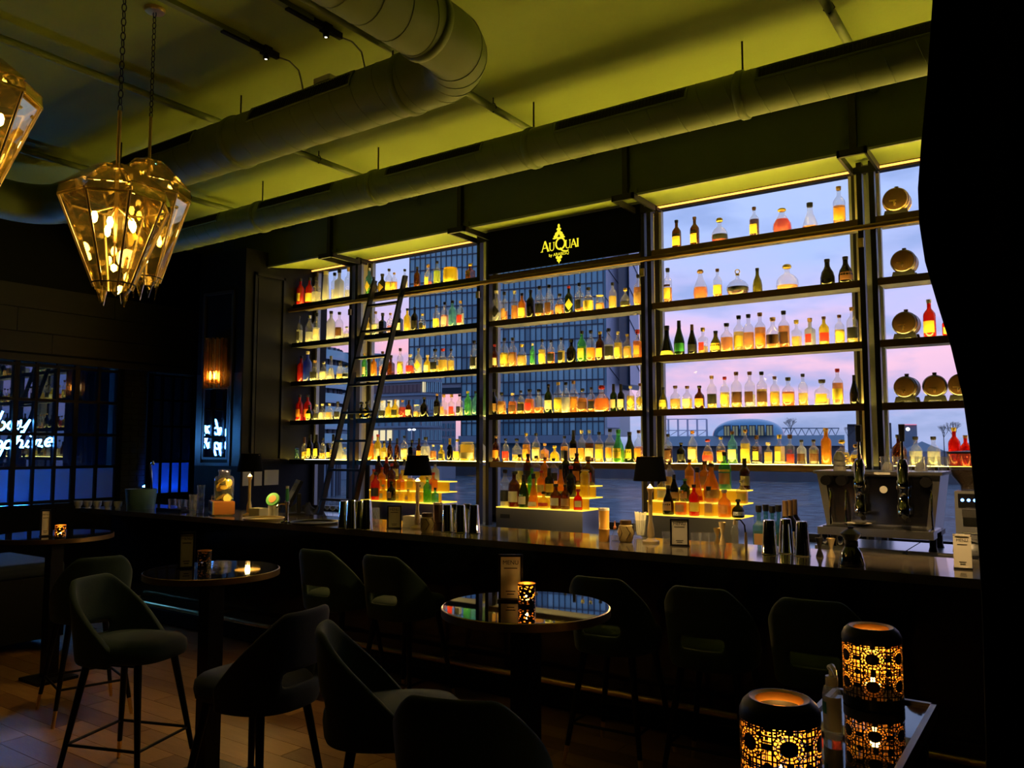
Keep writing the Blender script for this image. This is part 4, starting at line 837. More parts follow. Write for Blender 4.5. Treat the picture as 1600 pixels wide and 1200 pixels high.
# ---- table lamps on the bar
M['shade_in'] = mat('gold_shade_lining', (0.8, 0.6, 0.25), 0.5)
M['lampbrass'] = mat('pale_brass', (0.85, 0.66, 0.34), 0.4, metal=0.45)
def U(px, base, z=ZB): P = at(px, base, z=z); return P, depth(P)/FPX
def table_lamp(px, base, sh_top, sh_bot, wtop, wbot, label, w):
    P, s_ = U(px, base); H_ = (base - sh_top)*s_; zb = (base - sh_bot)*s_; rt, rb = wtop*s_/2, wbot*s_/2
    o = thing('table_lamp', label, 'table lamp', (P.x, P.y, ZB), 0.3, group='black shaded lamps along the bar')
    q = MB().lathe([(0.0, 0.0), (0.055, 0.0), (0.055, 0.012), (0.03, 0.022), (0.02, 0.03)], 20); q.build('base', M['lampbrass'], o, smooth=True)
    pr = [(0.018, 0.03), (0.024, 0.05), (0.022, 0.09), (0.016, 0.12), (0.012, 0.14), (0.013, zb-0.08), (0.020, zb-0.06), (0.022, zb-0.045), (0.008, zb-0.03), (0.004, zb-0.022)]
    MB().lathe(pr, 16).build('column', M['lampbrass'], o, smooth=True)
    sh = MB().lathe([(rb, zb), (rt, H_), (rt-0.003, H_), (rb-0.003, zb)], 28, cap=False).build('shade', M['matblack'], o, smooth=True)
    MB().lathe([(rb-0.004, zb+0.001), (rt-0.004, H_-0.001)], 28, cap=False).build('shade_lining', M['shade_in'], sh, smooth=True)
    MB().cyl((0, 0, zb+0.08), (0, 0, H_-0.012), 0.004, n=6).build('socket', M['lampbrass'], o); MB().box(-rt*1.1, rt*1.1, -0.002, 0.002, H_-0.016, H_-0.012).build('shade_bar', M['lampbrass'], sh)
    MB().lathe([(0.0, zb+0.02), (0.014, zb+0.03), (0.016, zb+0.06), (0.0, zb+0.085)], 10).build('bulb', M['lampbulb'], o, smooth=True)
    lt = bpy.data.lights.new('lamp_light', 'POINT'); lt.energy = w; lt.color = (1.0, 0.64, 0.20); lt.shadow_soft_size = 0.02
    lo = bpy.data.objects.new('lamp_light', lt); COL.objects.link(lo); lo.parent = o; lo.location = (0, 0, zb + 0.004)
M['lampbulb'] = emit('lamp_bulb', (1.0, 0.62, 0.2), 25.0)
table_lamp(389, 806, 709, 737, 30, 40, 'brass table lamp with black shade beside the till screen', 11.0)
table_lamp(652, 826, 712, 743, 33, 45, 'brass table lamp with black shade in front of the ladder side display', 14.0)
table_lamp(1017, 848, 714, 752, 41, 52, 'brass table lamp with black shade beside the straw glass', 14.0)

# ---- shaker tins
def tins(lst, label, grp):
    for k, (px, base, top) in enumerate(lst):
        P, s_ = U(px, base); h = (base-top)*s_; r = 0.044
        if k % 2: sc_ = (P.y+0.085)/P.y; P.x *= sc_; P.y *= sc_
        o = thing('shaker_tin', label % ORD[k], 'shaker tin', (P.x, P.y, ZB), 0, grp)
        MB().lathe([(r, 0.0), (r*1.03, 0.004), (r*0.98, 0.01), (r*0.72, h-0.006), (r*0.66, h), (0, h-0.002)], 24, cap=False).build('tin_body', M['chrome'], o, smooth=True)
        MB().lathe([(r*1.02, 0.0), (r*1.05, 0.003), (r*1.02, 0.006)], 24, cap=False).build('rim', M['chrome'], o, smooth=True)
tins([(537, 825, 783), (549, 829, 783), (562, 826, 783), (573, 830, 783)], 'upturned steel shaker tin beside the crystal glass, %s from the pillar', 'shaker tins by the ladder foot')
tins([(699, 831, 789), (709, 831, 789), (720, 832, 789), (730, 832, 789), (741, 833, 789)], 'upturned steel shaker tin, %s counting from the brown cylinder mug', 'shaker tins by the pepper mill')
tins([(1203, 866, 813), (1229, 867, 813), (1254, 868, 815)], 'upturned steel shaker tin in front of the teal bottles, %s from the pillar', 'shaker tins by the jiggers')

# ---- framed menus
def menu(px, base, top, w, label, z=ZB, rz=0.25, dark=True, grp=None):
    P, s_ = U(px, base, z); h = (base-top)*s_; hw = w*s_/2
    o = thing('menu_holder', label, 'menu stand', (P.x, P.y, z), rz, grp); t = 0.010
    q = MB()
    for a, b_, c, d_ in ((-hw, -hw+t, 0, h), (hw-t, hw, 0, h), (-hw, hw, 0, t), (-hw, hw, h-t, h)): q.box(a, b_, -0.012, 0.0, c, d_)
    q.build('frame', M['black'] if dark else M['paper'], o)
    MB().box(-hw+t, hw-t, -0.006, -0.001, t, h-t).build('menu_card', M['paper'], o)
    MB().box(-hw*1.05, hw*1.05, -0.03, 0.03, 0, 0.008).build('foot', M['black'], o)
    MB().box(-hw, hw, -0.001, 0.004, 0.002, h).build('back_board', M['black'], o)
    me = text_mesh('MENU', hw*0.48, M['ink'], 'lettering', 0.0006); e = inst('lettering', me, o, (0, -0.0068, h*0.82)); e.rotation_euler = (math.pi/2, 0, 0)
    q = MB()
    for k, wd in ((0.70, 0.55), (0.20, 0.4), (0.14, 0.3)): q.box(-hw*wd, hw*wd, -0.0072, -0.0062, h*k-0.002, h*k+0.002)
    q.build('print_line', M['ink'], o)
    return o
menu(616, 826, 790, 22, 'black framed menu beside the stack of napkins on the bar', rz=0.7)
menu(1062, 853, 811, 29, 'black framed menu in front of the lit display beside the lamp', rz=0.42)
menu(1505, 889, 835, 25, 'cream menu stand at the coffee grinder end of the bar', rz=0.12, dark=False)

# ---- small things along the bar, from the pillar end to the grinder end
def one(name, mb, m, label, cat, loc, rz=0.0, smooth=True, grp=None): return tag(mb.build(name, m, None, smooth, loc), label, cat, grp)
M['clearglass'] = glassy('drinking_glass', (0.94, 0.95, 0.95), 1.3, trans=0.05, tcol=(1, 1, 1), base=0.06)
M['ceramicdark'] = mat('brown_glaze', (0.10, 0.055, 0.025), 0.25, var=0.2)
M['bamboo'] = mat('tan_ceramic', (0.42, 0.32, 0.13), 0.35, var=0.25, scale=25)
M['slice'] = mat('citrus_slice', (0.95, 0.55, 0.04), 0.4, var=0.15)
M['orangewood'] = mat('orange_wood_box', (0.45, 0.16, 0.03), 0.4, var=0.2, stretch=(1, 1, 8))
def goblet(h, r, t=0.002): return MB().lathe([(r*0.8, 0.0), (r*0.82, 0.006), (r, h), (r-t, h), (r*0.8-t, 0.01), (0, 0.01)], 18, cap=False)
for k, px in enumerate((122, 137, 152, 168, 184)):
    P, s_ = U(px, 794.0 + 0.3*k); o = thing('bowl', 'cream footed bowl near the teal ice bin, %s counting from the wall' % ORD[k], 'bowl', (P.x, P.y, ZB), 0, 'cream bowls in a row')
    MB().lathe([(0.025, 0.0), (0.022, 0.012), (0.037, 0.035), (0.042, 0.075), (0.039, 0.075), (0.034, 0.035), (0, 0.02)], 22, cap=False).build('bowl_body', M['white'], o, smooth=True)
    MB().lathe([(0.026, 0.0), (0.026, 0.010), (0.022, 0.012)], 20).build('foot_ring', M['white'], o, smooth=True)
P, s_ = U(205, 796); o = thing('ice_bin', 'teal steel ice bin with a curved tap beside the cream bowls', 'ice bin', (P.x, P.y+0.1, ZB), 0)
MB().lathe([(0.13, 0), (0.15, 0.20), (0.145, 0.20), (0.125, 0.01), (0, 0.01)], 24, cap=False).build('bin', mat('teal_enamel', (0.10, 0.20, 0.24), 0.3), o, smooth=True)
MB().tube([(0.10, 0.05, 0.0), (0.10, 0.05, 0.2), (0.08, 0.05, 0.38), (0.09, 0.03, 0.44), (0.16, 0.02, 0.47), (0.17, 0.02, 0.44)], 0.010, 8).build('tap', M['chrome'], o, smooth=True)
P, s_ = U(273, 799); tray = thing('glass_tray', 'black tray with upturned tumblers near the beverage dispenser', 'tray', (P.x, P.y+0.05, ZB))
MB().box(-0.20, 0.20, -0.12, 0.12, 0, 0.012).build('tray_base', M['black'], tray); MB().box(-0.20, 0.20, -0.12, -0.112, 0.012, 0.03).build('tray_rim', M['black'], tray); MB().box(-0.20, 0.20, 0.112, 0.12, 0.012, 0.03).build('tray_rim', M['black'], tray)
for k in range(4): 
    q = goblet(0.10, 0.036); one('tumbler', q, M['clearglass'], 'clear tumbler on the black tray, %s counting from the ice bin' % ORD[k], 'glass', (P.x-0.13+0.085*k, P.y+0.05+0.02*(k % 2), ZB+0.012), grp='tumblers on the tray')
# wooden box with dispenser
P, s_ = U(345, 804); o = thing('wooden_box', 'orange wooden box with black front panel under the beverage dispenser', 'box', (P.x, P.y, ZB), -0.5)
MB().box(-0.16, 0.16, -0.08, 0.10, 0.012, 0.125).build('box_body', M['orangewood'], o); MB().box(-0.13, 0.13, -0.085, -0.08, 0.03, 0.11).build('front_panel', M['black'], o)
q = MB()
for a, b_, c, d_ in ((-0.16, -0.13, 0.012, 0.125), (0.13, 0.16, 0.012, 0.125), (-0.13, 0.13, 0.012, 0.03), (-0.13, 0.13, 0.11, 0.125)): q.box(a, b_, -0.092, -0.08, c, d_)
q.build('front_frame', M['bamboo'], o)
for sx in (-0.13, 0.13): MB().box(sx-0.02, sx+0.02, -0.07, 0.09, 0, 0.012).build('foot', M['bamboo'], o)
zt_ = ZB + 0.125
ds = thing('beverage_dispenser', 'glass drink dispenser full of citrus slices on the wooden box', 'dispenser', (P.x+0.01, P.y+0.02, zt_))
MB().lathe([(0.078, 0.0), (0.086, 0.01), (0.088, 0.20), (0.075, 0.225), (0.05, 0.235), (0.05, 0.262), (0.056, 0.265), (0.056, 0.285), (0, 0.287)], 26, cap=False).build('jar', M['clearglass'], ds, smooth=True)
MB().lathe([(0.075, 0.004), (0.082, 0.015), (0.083, 0.185), (0, 0.185)], 24).build('water', glassy('citrus_water', (0.85, 0.85, 0.62), 0.3, trans=0.04, tcol=(0.9, 0.85, 0.5), base=0.0), ds, smooth=True)
for k in range(11):
    a = k*2.4; r_ = 0.05; z_ = 0.03 + 0.013*k if k > 3 else 0.02 + 0.006*k
    mtx = Matrix.Rotation(random.uniform(0.6, 1.6), 3, Vector((math.cos(a+1.2), math.sin(a+1.2), 0)))
    sl = MB().cyl((0, 0, -0.003), (0, 0, 0.003), 0.036, n=16); sl.v = [tuple(mtx @ Vector(v) + Vector((r_*math.cos(a)*0.95, r_*math.sin(a)*0.95, z_ + (0.03 if k > 3 else 0)))) for v in sl.v]
    sl.build('citrus_slice', M['slice'] if k % 3 else mat('lemon_slice', (0.95, 0.80, 0.12), 0.4), ds)
tp = MB(); tp.cyl((-0.08, -0.03, 0.035), (-0.12, -0.045, 0.035), 0.007, n=8); tp.cyl((-0.12, -0.045, 0.045), (-0.12, -0.045, 0.005), 0.006, n=8); tp.cbox((-0.115, -0.043, 0.05), (0.03, 0.01, 0.01)); tp.build('tap', M['chrome'], ds)
for j, (px, base, n_) in enumerate(((301, 806, 2), (313, 803, 3))):
    P, s_ = U(px, base)
    for k in range(n_): one('tumbler', goblet(0.115, 0.036), M['clearglass'], 'clear tumbler, ' + ('lower' if k == 0 else 'upper' if k == n_-1 else 'middle') + ' of a stack of ' + ('two' if n_ == 2 else 'three') + ' beside the dispenser', 'glass', (P.x, P.y, ZB + k*0.075), grp='stacked tumblers')
# papers pinned on the pillar
for k, (px, ty) in enumerate(((386, 738), (404, 738), (425, 737))):
    a = at(px, ty+9, x=-7.985)
    tag(MB().box(-7.998, -7.993, a.y-0.055-(0.05 if k == 2 else 0), a.y+0.055+(0.05 if k == 2 else 0), a.z-0.09, a.z+0.09).build('paper_note', M['paper']), ('small white note pinned on the pillar behind the lamp shade, ' + ('first', 'second')[k] + ' from the mirror' if k < 2 else 'larger white sheet pinned on the dark pillar behind the till screen'), 'note', 'notes on the pillar')
# till screen
P, s_ = U(430, 806); o = thing('till_screen', 'black point of sale screen tilted back on the bar beside the lamp', 'screen', (P.x+0.05, P.y+0.16, ZB), -0.6)
MB().cbox((0, 0, 0.20), (0.36, 0.03, 0.25), Matrix.Rotation(-0.45, 3, 'X')).build('screen_case', M['black'], o)
MB().cbox((0, -0.017, 0.193), (0.32, 0.008, 0.21), Matrix.Rotation(-0.45, 3, 'X')).build('screen_glass', mat('dark_screen', (0.02, 0.025, 0.03), 0.1), o)
MB().box(-0.10, 0.10, -0.06, 0.10, 0, 0.02).build('foot', M['black'], o); MB().cbox((0, 0.05, 0.10), (0.08, 0.03, 0.18)).build('neck', M['black'], o)
# beer columns
P, s_ = U(424, 806); o = thing('beer_column', 'pale tap column with round green badge beside the till screen', 'beer tap', (P.x, P.y+0.02, ZB), 0.4)
MB().lathe([(0.045, 0), (0.045, 0.10), (0.043, 0.115)], 20).build('column', M['paper'], o, smooth=True)
bd = MB().cyl((0, -0.012, 0), (0, 0.012, 0), 0.062, n=24); R_ = Matrix.Rotation(-0.5, 3, 'X'); bd.v = [tuple(R_ @ Vector(v) + Vector((0, -0.01, 0.145))) for v in bd.v]; bd.build('badge', mat('green_badge', (0.10, 0.50, 0.06), 0.4), o)
bd = MB().cyl((0, -0.015, 0), (0, -0.012, 0), 0.035, n=20); bd.v = [tuple(R_ @ Vector(v) + Vector((0, -0.01, 0.145))) for v in bd.v]; bd.build('badge_mark', mat('orange_mark', (0.9, 0.35, 0.05), 0.4), o)
P, s_ = U(448, 816); o = thing('beer_tap', 'chrome beer tap with slim green handle at the round tray', 'beer tap', (P.x, P.y, ZB), 0)
MB().lathe([(0.05, 0), (0.05, 0.008), (0.014, 0.015), (0.013, 0.14), (0.02, 0.15), (0.02, 0.17), (0, 0.175)], 18).build('column', M['chrome'], o, smooth=True)
MB().tube([(0, 0, 0.15), (-0.05, -0.03, 0.15), (-0.07, -0.05, 0.12)], 0.009, 8).build('spout', M['chrome'], o, smooth=True)
MB().lathe([(0.010, 0.17), (0.016, 0.20), (0.013, 0.28), (0, 0.29)], 12).build('handle', mat('green_handle', (0.05, 0.30, 0.10), 0.3), o, smooth=True)
MB().lathe([(0.014, 0.275), (0.014, 0.295), (0, 0.297)], 12).build('handle_cap', M['white'], o, smooth=True)
P, s_ = U(404, 807); one('napkin_stack', MB().box(-0.07, 0.07, -0.05, 0.05, 0, 0.075), M['paper'], 'cream napkin block between the lamp and the green badge', 'napkins', (P.x, P.y, ZB), smooth=False)
for px, base, r_, m_, lb in ((412, 812, 0.17, 'white', 'pale round serving tray lying flat by the beer tap'), (492, 818, 0.19, 'black', 'black round serving tray lying flat by the shaker tins')):
    P, s_ = U(px, base); o = thing('round_tray', lb, 'tray', (P.x, P.y, ZB))
    MB().lathe([(r_*0.95, 0.0), (r_, 0.016), (r_-0.006, 0.016), (r_*0.93, 0.005), (0, 0.005)], 36, cap=False).build('tray_base', M['black'] if m_ == 'black' else M['bamboo'], o, smooth=True)
    MB().tube([(r_*math.cos(2*math.pi*k/36), r_*math.sin(2*math.pi*k/36), 0.016) for k in range(36)], 0.004, 6, closed=True).build('rim', M['greymetal'] if m_ == 'black' else M['lampbrass'], o, smooth=True)
# crystal glass, napkins, tiki pot, mill
P, s_ = U(584, 822); o = thing('mixing_glass', 'cut crystal mixing glass beside the shaker tins', 'glass', (P.x, P.y, ZB))
MB().lathe([(0.042, 0), (0.045, 0.01), (0.045, 0.14), (0.042, 0.14), (0.040, 0.015), (0, 0.015)], 12, cap=False).build('glass_body', M['clearglass'], o)
for k in range(12):
    a = 2*math.pi*k/12; MB().tube([(0.0455*math.cos(a), 0.0455*math.sin(a), 0.012), (0.0455*math.cos(a+0.52), 0.0455*math.sin(a+0.52), 0.065), (0.0455*math.cos(a), 0.0455*math.sin(a), 0.12)], 0.003, 4).build('cut_facet', M['clearglass'], o)
P, s_ = U(638, 825); 
for k in range(3): one('napkin_stack', MB().box(-0.065, 0.065, -0.065, 0.065, 0, 0.028), M['paper'], 'folded cream napkin pile beside the framed menu, ' + ('lowest', 'middle', 'topmost')[k] + ' bundle', 'napkins', (P.x-0.03+0.004*k, P.y+0.10, ZB + 0.0285*k), smooth=False)
def tiki(px, base, label, h=0.14):
    P, s_ = U(px, base); o = thing('tiki_mug', label, 'mug', (P.x, P.y, ZB))
    MB().lathe([(0.036, 0), (0.044, 0.01), (0.052, h*0.45), (0.046, h*0.75), (0.036, h*0.8), (0, h*0.8)], 20).build('mug_body', M['bamboo'], o, smooth=True)
    MB().lathe([(0.037, h*0.8), (0.039, h*0.85), (0.038, h), (0, h)], 16).build('lid', M['ceramicdark'], o, smooth=True)
    for k in range(6):
        a = 2*math.pi*k/6; MB().tube([(0.047*math.cos(a), 0.047*math.sin(a), 0.02), (0.053*math.cos(a+0.5), 0.053*math.sin(a+0.5), h*0.45), (0.047*math.cos(a), 0.047*math.sin(a), h*0.74)], 0.003, 5).build('cord', M['ceramicdark'], o)
tiki(667, 832, 'tan corded ceramic mug with dark lid beside the lamp and pepper mill')
tiki(978, 847, 'tan corded ceramic mug with dark lid beside the straw glass')
P, s_ = U(684, 829); o = thing('bamboo_mug', 'tall dark brown cylinder mug with foam coloured top beside the shaker tins', 'mug', (P.x, P.y, ZB))
MB().lathe([(0.034, 0), (0.036, 0.005), (0.034, 0.06), (0.037, 0.065), (0.034, 0.07), (0.035, 0.19), (0, 0.19)], 20).build('mug_body', M['ceramicdark'], o, smooth=True); MB().lathe([(0.036, 0.19), (0.036, 0.205), (0, 0.207)], 20).build('top', M['paper'], o, smooth=True)
P, s_ = U(944, 846); o = thing('bamboo_mug', 'tall golden tan cylinder mug with pale top standing alone on the bar', 'mug', (P.x, P.y, ZB))
MB().lathe([(0.034, 0), (0.036, 0.005), (0.034, 0.075), (0.038, 0.080), (0.034, 0.085), (0.035, 0.20), (0, 0.20)], 20).build('mug_body', mat('golden_glaze', (0.75, 0.38, 0.06), 0.3, var=0.2), o, smooth=True); MB().lathe([(0.036, 0.20), (0.036, 0.215), (0, 0.217)], 20).build('top', M['paper'], o, smooth=True)
P, s_ = U(961, 845); o = thing('bitters_bottle', 'tiny clear bottle with copper pourer beside the tan mug', 'bottle', (P.x, P.y, ZB))
MB().lathe([(0.024, 0), (0.028, 0.008), (0.026, 0.03), (0.012, 0.055), (0.009, 0.075), (0, 0.075)], 14).build('glass', M['clearglass'], o, smooth=True); MB().lathe([(0.010, 0.075), (0.012, 0.09), (0.005, 0.10), (0.004, 0.13), (0, 0.13)], 10).build('pourer', mat('copper', (0.7, 0.3, 0.15), 0.3, metal=1), o, smooth=True)
P, s_ = U(1000, 839); o = thing('straw_glass', 'crystal glass packed with pale straws beside the lamp', 'straw glass', (P.x, P.y, ZB))
MB().lathe([(0.038, 0), (0.042, 0.01), (0.046, 0.115), (0.043, 0.115), (0.038, 0.012), (0, 0.012)], 14, cap=False).build('glass_body', M['clearglass'], o)
for k in range(26):
    a = random.uniform(0, 6.28); r_ = 0.034*math.sqrt(random.random()); MB().cyl((r_*math.cos(a)*0.8, r_*math.sin(a)*0.8, 0.014), (r_*math.cos(a)*1.3, r_*math.sin(a)*1.3, 0.165 + random.uniform(-0.008, 0.008)), 0.0035, n=6).build('straw', M['paper'], o)
for k, px in enumerate((1085, 1098, 1112)):
    P, s_ = U(px, 850); one('rocks_glass', goblet(0.068, 0.036), M['clearglass'], 'low rocks glass behind the framed menu, %s counting from the lamp' % ORD[k], 'glass', (P.x, P.y+0.03, ZB), grp='rocks glasses behind the menu')
P, s_ = U(1040, 850); one('rocks_glass', goblet(0.075, 0.036), M['clearglass'], 'low rocks glass between the lamp and the framed menu', 'glass', (P.x, P.y+0.03, ZB))
def jigger(px, base, m, h, label, grp=None):
    P, s_ = U(px, base); o = thing('jigger', label, 'jigger', (P.x, P.y, ZB), 0, grp)
    MB().lathe([(0.020, 0), (0.021, 0.004), (0.008, h*0.42), (0.008, h*0.46)], 16, cap=False).build('small_cup', m, o, smooth=True); MB().lathe([(0.008, h*0.46), (0.023, h-0.003), (0.024, h)], 16, cap=False).build('large_cup', m, o, smooth=True)
jigger(1121, 850, M['brass'], 0.10, 'short brass jigger beside the rocks glasses'); jigger(1129, 851, M['lampbrass'], 0.14, 'tall brass jigger beside the spray bottle')
jigger(1281, 870, M['darksteel'], 0.105, 'dark steel jigger nearer the shaker tins'); jigger(1299, 871, M['lampbrass'], 0.105, 'brass jigger beside the black coffee brewer')
P, s_ = U(1149, 860); o = thing('spray_bottle', 'slim glass atomiser with curved hose on the bar', 'bottle', (P.x, P.y, ZB))
MB().lathe([(0.018, 0), (0.020, 0.006), (0.020, 0.09), (0.024, 0.10), (0.026, 0.12), (0.012, 0.145), (0.008, 0.15), (0, 0.15)], 14).build('glass', M['clearglass'], o, smooth=True); MB().lathe([(0.010, 0.15), (0.010, 0.17), (0.005, 0.185), (0, 0.186)], 10).build('nozzle', M['lampbrass'], o, smooth=True)
MB().tube([(0, 0, 0.18), (0.03, 0.01, 0.182), (0.055, 0.01, 0.15), (0.06, 0.01, 0.10)], 0.005, 6).build('hose', M['black'], o, smooth=True); MB().lathe([(0.008, 0.0), (0.010, 0.06), (0.006, 0.11), (0, 0.11)], 10, (0.062, 0.01, 0)).build('bulb', M['brass'], o, smooth=True)
P, s_ = U(1331, 884); o = thing('coffee_brewer', 'black hourglass coffee brewer on the bar before the espresso machine', 'coffee brewer', (P.x, P.y, ZB))
MB().lathe([(0.062, 0), (0.066, 0.01), (0.05, 0.07), (0.025, 0.11), (0.03, 0.13), (0.055, 0.165), (0.052, 0.165), (0.022, 0.125), (0, 0.12)], 22, cap=False).build('brewer_body', glassy('smoked_black_glass', (0.05, 0.045, 0.04), 2.0, base=0.12), o, smooth=True)
MB().lathe([(0.030, 0.095), (0.034, 0.10), (0.034, 0.125), (0.030, 0.13)], 18, cap=False).build('collar', M['black'], o, smooth=True); MB().lathe([(0.05, 0.165), (0.03, 0.18), (0.014, 0.19), (0.016, 0.20), (0, 0.202)], 16).build('lid', M['black'], o, smooth=True)

# ---- things on the back counter
for k, px in enumerate((502, 511, 520, 530, 540, 552, 562, 571)):
    P = at(px, 797, y=6.15 + 0.07*(k % 2)); o = thing('wine_glass', 'stemmed wine glass behind the ladder foot, %s counting from the pillar' % ORD[k], 'wine glass', (P.x, P.y, 0.93), 0, 'wine glasses behind the ladder')
    MB().lathe([(0.034, 0), (0.030, 0.004), (0.005, 0.012), (0.004, 0.10)], 16, cap=False).build('stem', M['clearglass'], o, smooth=True); MB().lathe([(0.004, 0.10), (0.028, 0.12), (0.038, 0.155), (0.030, 0.215)], 18, cap=False).build('bowl', M['clearglass'], o, smooth=True)
P = at(468, 790, y=6.2)
cl = MB(); n_ = 14
cl.add([(-0.28 + 0.56*i/n_, -0.16 + 0.32*j/n_, 0.0 if i in (0, n_) or j in (0, n_) else 0.10 + 0.06*math.sin(i*1.3)*math.cos(j*0.9) + 0.03*math.sin(i*2.9+j)) for j in range(n_+1) for i in range(n_+1)], [(j*(n_+1)+i, j*(n_+1)+i+1, (j+1)*(n_+1)+i+1, (j+1)*(n_+1)+i) for j in range(n_) for i in range(n_)])
one('bar_towel', cl, mat('dark_towel', (0.03, 0.03, 0.035), 0.9), 'crumpled dark towel on the back counter beside the wine glasses', 'towel', (P.x, P.y, 0.93))
for k, (px, r) in enumerate(((1185, 0), (1196, 1), (1206, 0), (1216, 1))):
    y = 5.92 + 0.13*r; P = at(px, 780, y=y)
    bottle(P.x, y, 0.93, 0.36, 'sq', 't', '-', 0, 'k', 'w', 'square teal bottle with black cap behind the shaker tins, %s row, %s one' % ('front' if r == 0 else 'rear', ('first', 'first', 'second', 'second')[k]), 'teal bottles by the shaker tins', 0.26)
for k, px in enumerate((1226, 1234, 1241)):
    y = 5.93 + 0.10*k; P = at(px, 772, y=y); bottle(P.x, y, 0.93, 0.40, 'wine', 'k', '-', 0, 'w', 'c', 'dark bottle with copper cap by the teal bottles, %s' % ('nearest the bar', 'middle one', 'nearest the window')[k], 'dark bottles by the teal ones', 0.22)
P = at(1300, 830, y=5.72); o = thing('milk_jug', 'small chrome milk jug with dispenser beside the espresso machine', 'milk jug', (-1.47, 5.985, 1.03)); 
MB().lathe([(0.042, 0), (0.046, 0.01), (0.037, 0.07), (0.041, 0.095), (0.038, 0.095), (0, 0.02)], 18, cap=False).build('jug_body', M['chrome'], o, smooth=True); MB().tube([(0.045, 0, 0.02), (0.08, 0, 0.04), (0.08, 0, 0.07), (0.040, 0, 0.09)], 0.005, 6).build('handle', M['chrome'], o, smooth=True)
o = thing('milk_jug', 'second chrome milk jug beneath the espresso machine edge', 'milk jug', (-1.365, 5.975, 1.03)); 
MB().lathe([(0.038, 0), (0.042, 0.01), (0.034, 0.06), (0.038, 0.085), (0.035, 0.085), (0, 0.02)], 18, cap=False).build('jug_body', M['chrome'], o, smooth=True); MB().tube([(0.04, 0, 0.02), (0.072, 0, 0.035), (0.072, 0, 0.06), (0.037, 0, 0.08)], 0.005, 6).build('handle', M['chrome'], o, smooth=True)

# ---- espresso machine
em_ = thing('espresso_machine', 'steel lever espresso machine with two tall groups on the back counter', 'espresso machine', (-1.09, 5.86, 1.03))
def tz(mb, zl, xs, y0, y1):
    return mb
MB().add([(-0.34, 0.02, 0.13), (0.32, 0.02, 0.13), (0.32, 0.46, 0.13), (-0.34, 0.46, 0.13), (-0.40, 0.02, 0.50), (0.37, 0.02, 0.50), (0.37, 0.46, 0.50), (-0.40, 0.46, 0.50)], [(0,3,2,1),(4,5,6,7),(0,1,5,4),(1,2,6,5),(2,3,7,6),(3,0,4,7)]).build('body', M['steel'], em_)
MB().add([(-0.30, 0.012, 0.17), (0.28, 0.012, 0.17), (0.28, 0.02, 0.17), (-0.30, 0.02, 0.17), (-0.345, 0.012, 0.485), (0.32, 0.012, 0.485), (0.32, 0.02, 0.485), (-0.345, 0.02, 0.485)], [(0,3,2,1),(4,5,6,7),(0,1,5,4),(1,2,6,5),(2,3,7,6),(3,0,4,7)]).build('splash_panel', mat('polished_dark_steel', (0.22, 0.22, 0.23), 0.16, metal=1.0, var=0.15, scale=6, stretch=(4, 1, 0.5)), em_)
MB().box(-0.415, 0.385, -0.02, 0.48, 0.50, 0.52).build('cup_rail', M['steel'], em_)
MB().box(-0.36, 0.34, -0.16, 0.20, 0.10, 0.15).build('drip_tray', M['steel'], em_); MB().box(-0.33, 0.31, -0.14, 0.02, 0.150, 0.158).build('drip_grid', M['darksteel'], em_)
for sx in (-0.32, 0.30):
    for sy_2 in (0.11, 0.40): MB().lathe([(0.03, 0), (0.022, 0.03), (0.022, 0.10)], 12, (sx, sy_2, 0)).build('foot', M['black'], em_)
MB().box(-0.30, 0.34, 0.0, 0.40, 0.10, 0.13).build('underframe', M['black'], em_)
for gx in (-0.105, 0.16):
    g_ = MB().lathe([(0.03, 0.24), (0.042, 0.25), (0.042, 0.30), (0.034, 0.31), (0.036, 0.40), (0.042, 0.41), (0.042, 0.46), (0.034, 0.47), (0.036, 0.56), (0.024, 0.60), (0, 0.61)], 20, (gx, -0.05, 0)).build('group_column', M['chrome'], em_, smooth=True)
    MB().cyl((gx, -0.05, 0.59), (gx+0.005, -0.07, 0.72), 0.012, 0.009, 10).build('lever', M['chrome'], g_, smooth=True); MB().cyl((gx+0.005, -0.07, 0.72), (gx+0.008, -0.08, 0.83), 0.017, 0.020, 12).build('lever_handle', M['black'], g_, smooth=True)
    MB().cyl((gx, -0.06, 0.245), (gx, -0.06, 0.225), 0.036, n=16).build('portafilter', M['chrome'], g_); MB().cyl((gx, -0.09, 0.235), (gx+0.05, -0.22, 0.225), 0.012, 0.016, 10).build('portafilter_handle', M['black'], g_, smooth=True)
    MB().cyl((gx, 0.02, 0.34), (gx, -0.05, 0.34), 0.03, n=12).build('group_neck', M['chrome'], g_)
for kx in (-0.33, -0.23, 0.29):
    k_ = MB().cyl((kx, 0.02, 0.455), (kx, -0.035, 0.455), 0.034, n=18).build('steam_knob', M['black'], em_, smooth=True); MB().tube([(kx+0.02, 0.0, 0.40), (kx+0.03, -0.03, 0.37), (kx+0.03, -0.05, 0.25), (kx+0.035, -0.06, 0.16)], 0.006, 8).build('steam_wand', M['chrome'], k_, smooth=True)
MB().cyl((0.03, 0.02, 0.40), (0.03, 0.006, 0.40), 0.024, n=24).build('badge', M['white'], em_)
MB().box(-0.02, 0.08, -0.022, -0.018, 0.50, 0.515).build('name_plate', M['white'], em_)
MB().lathe([(0.02, 0.0), (0.06, 0.012), (0.085, 0.02), (0, 0.006)], 20, (-0.12, -0.06, 0.158), cap=False).build('saucer', M['white'], em_, smooth=True)
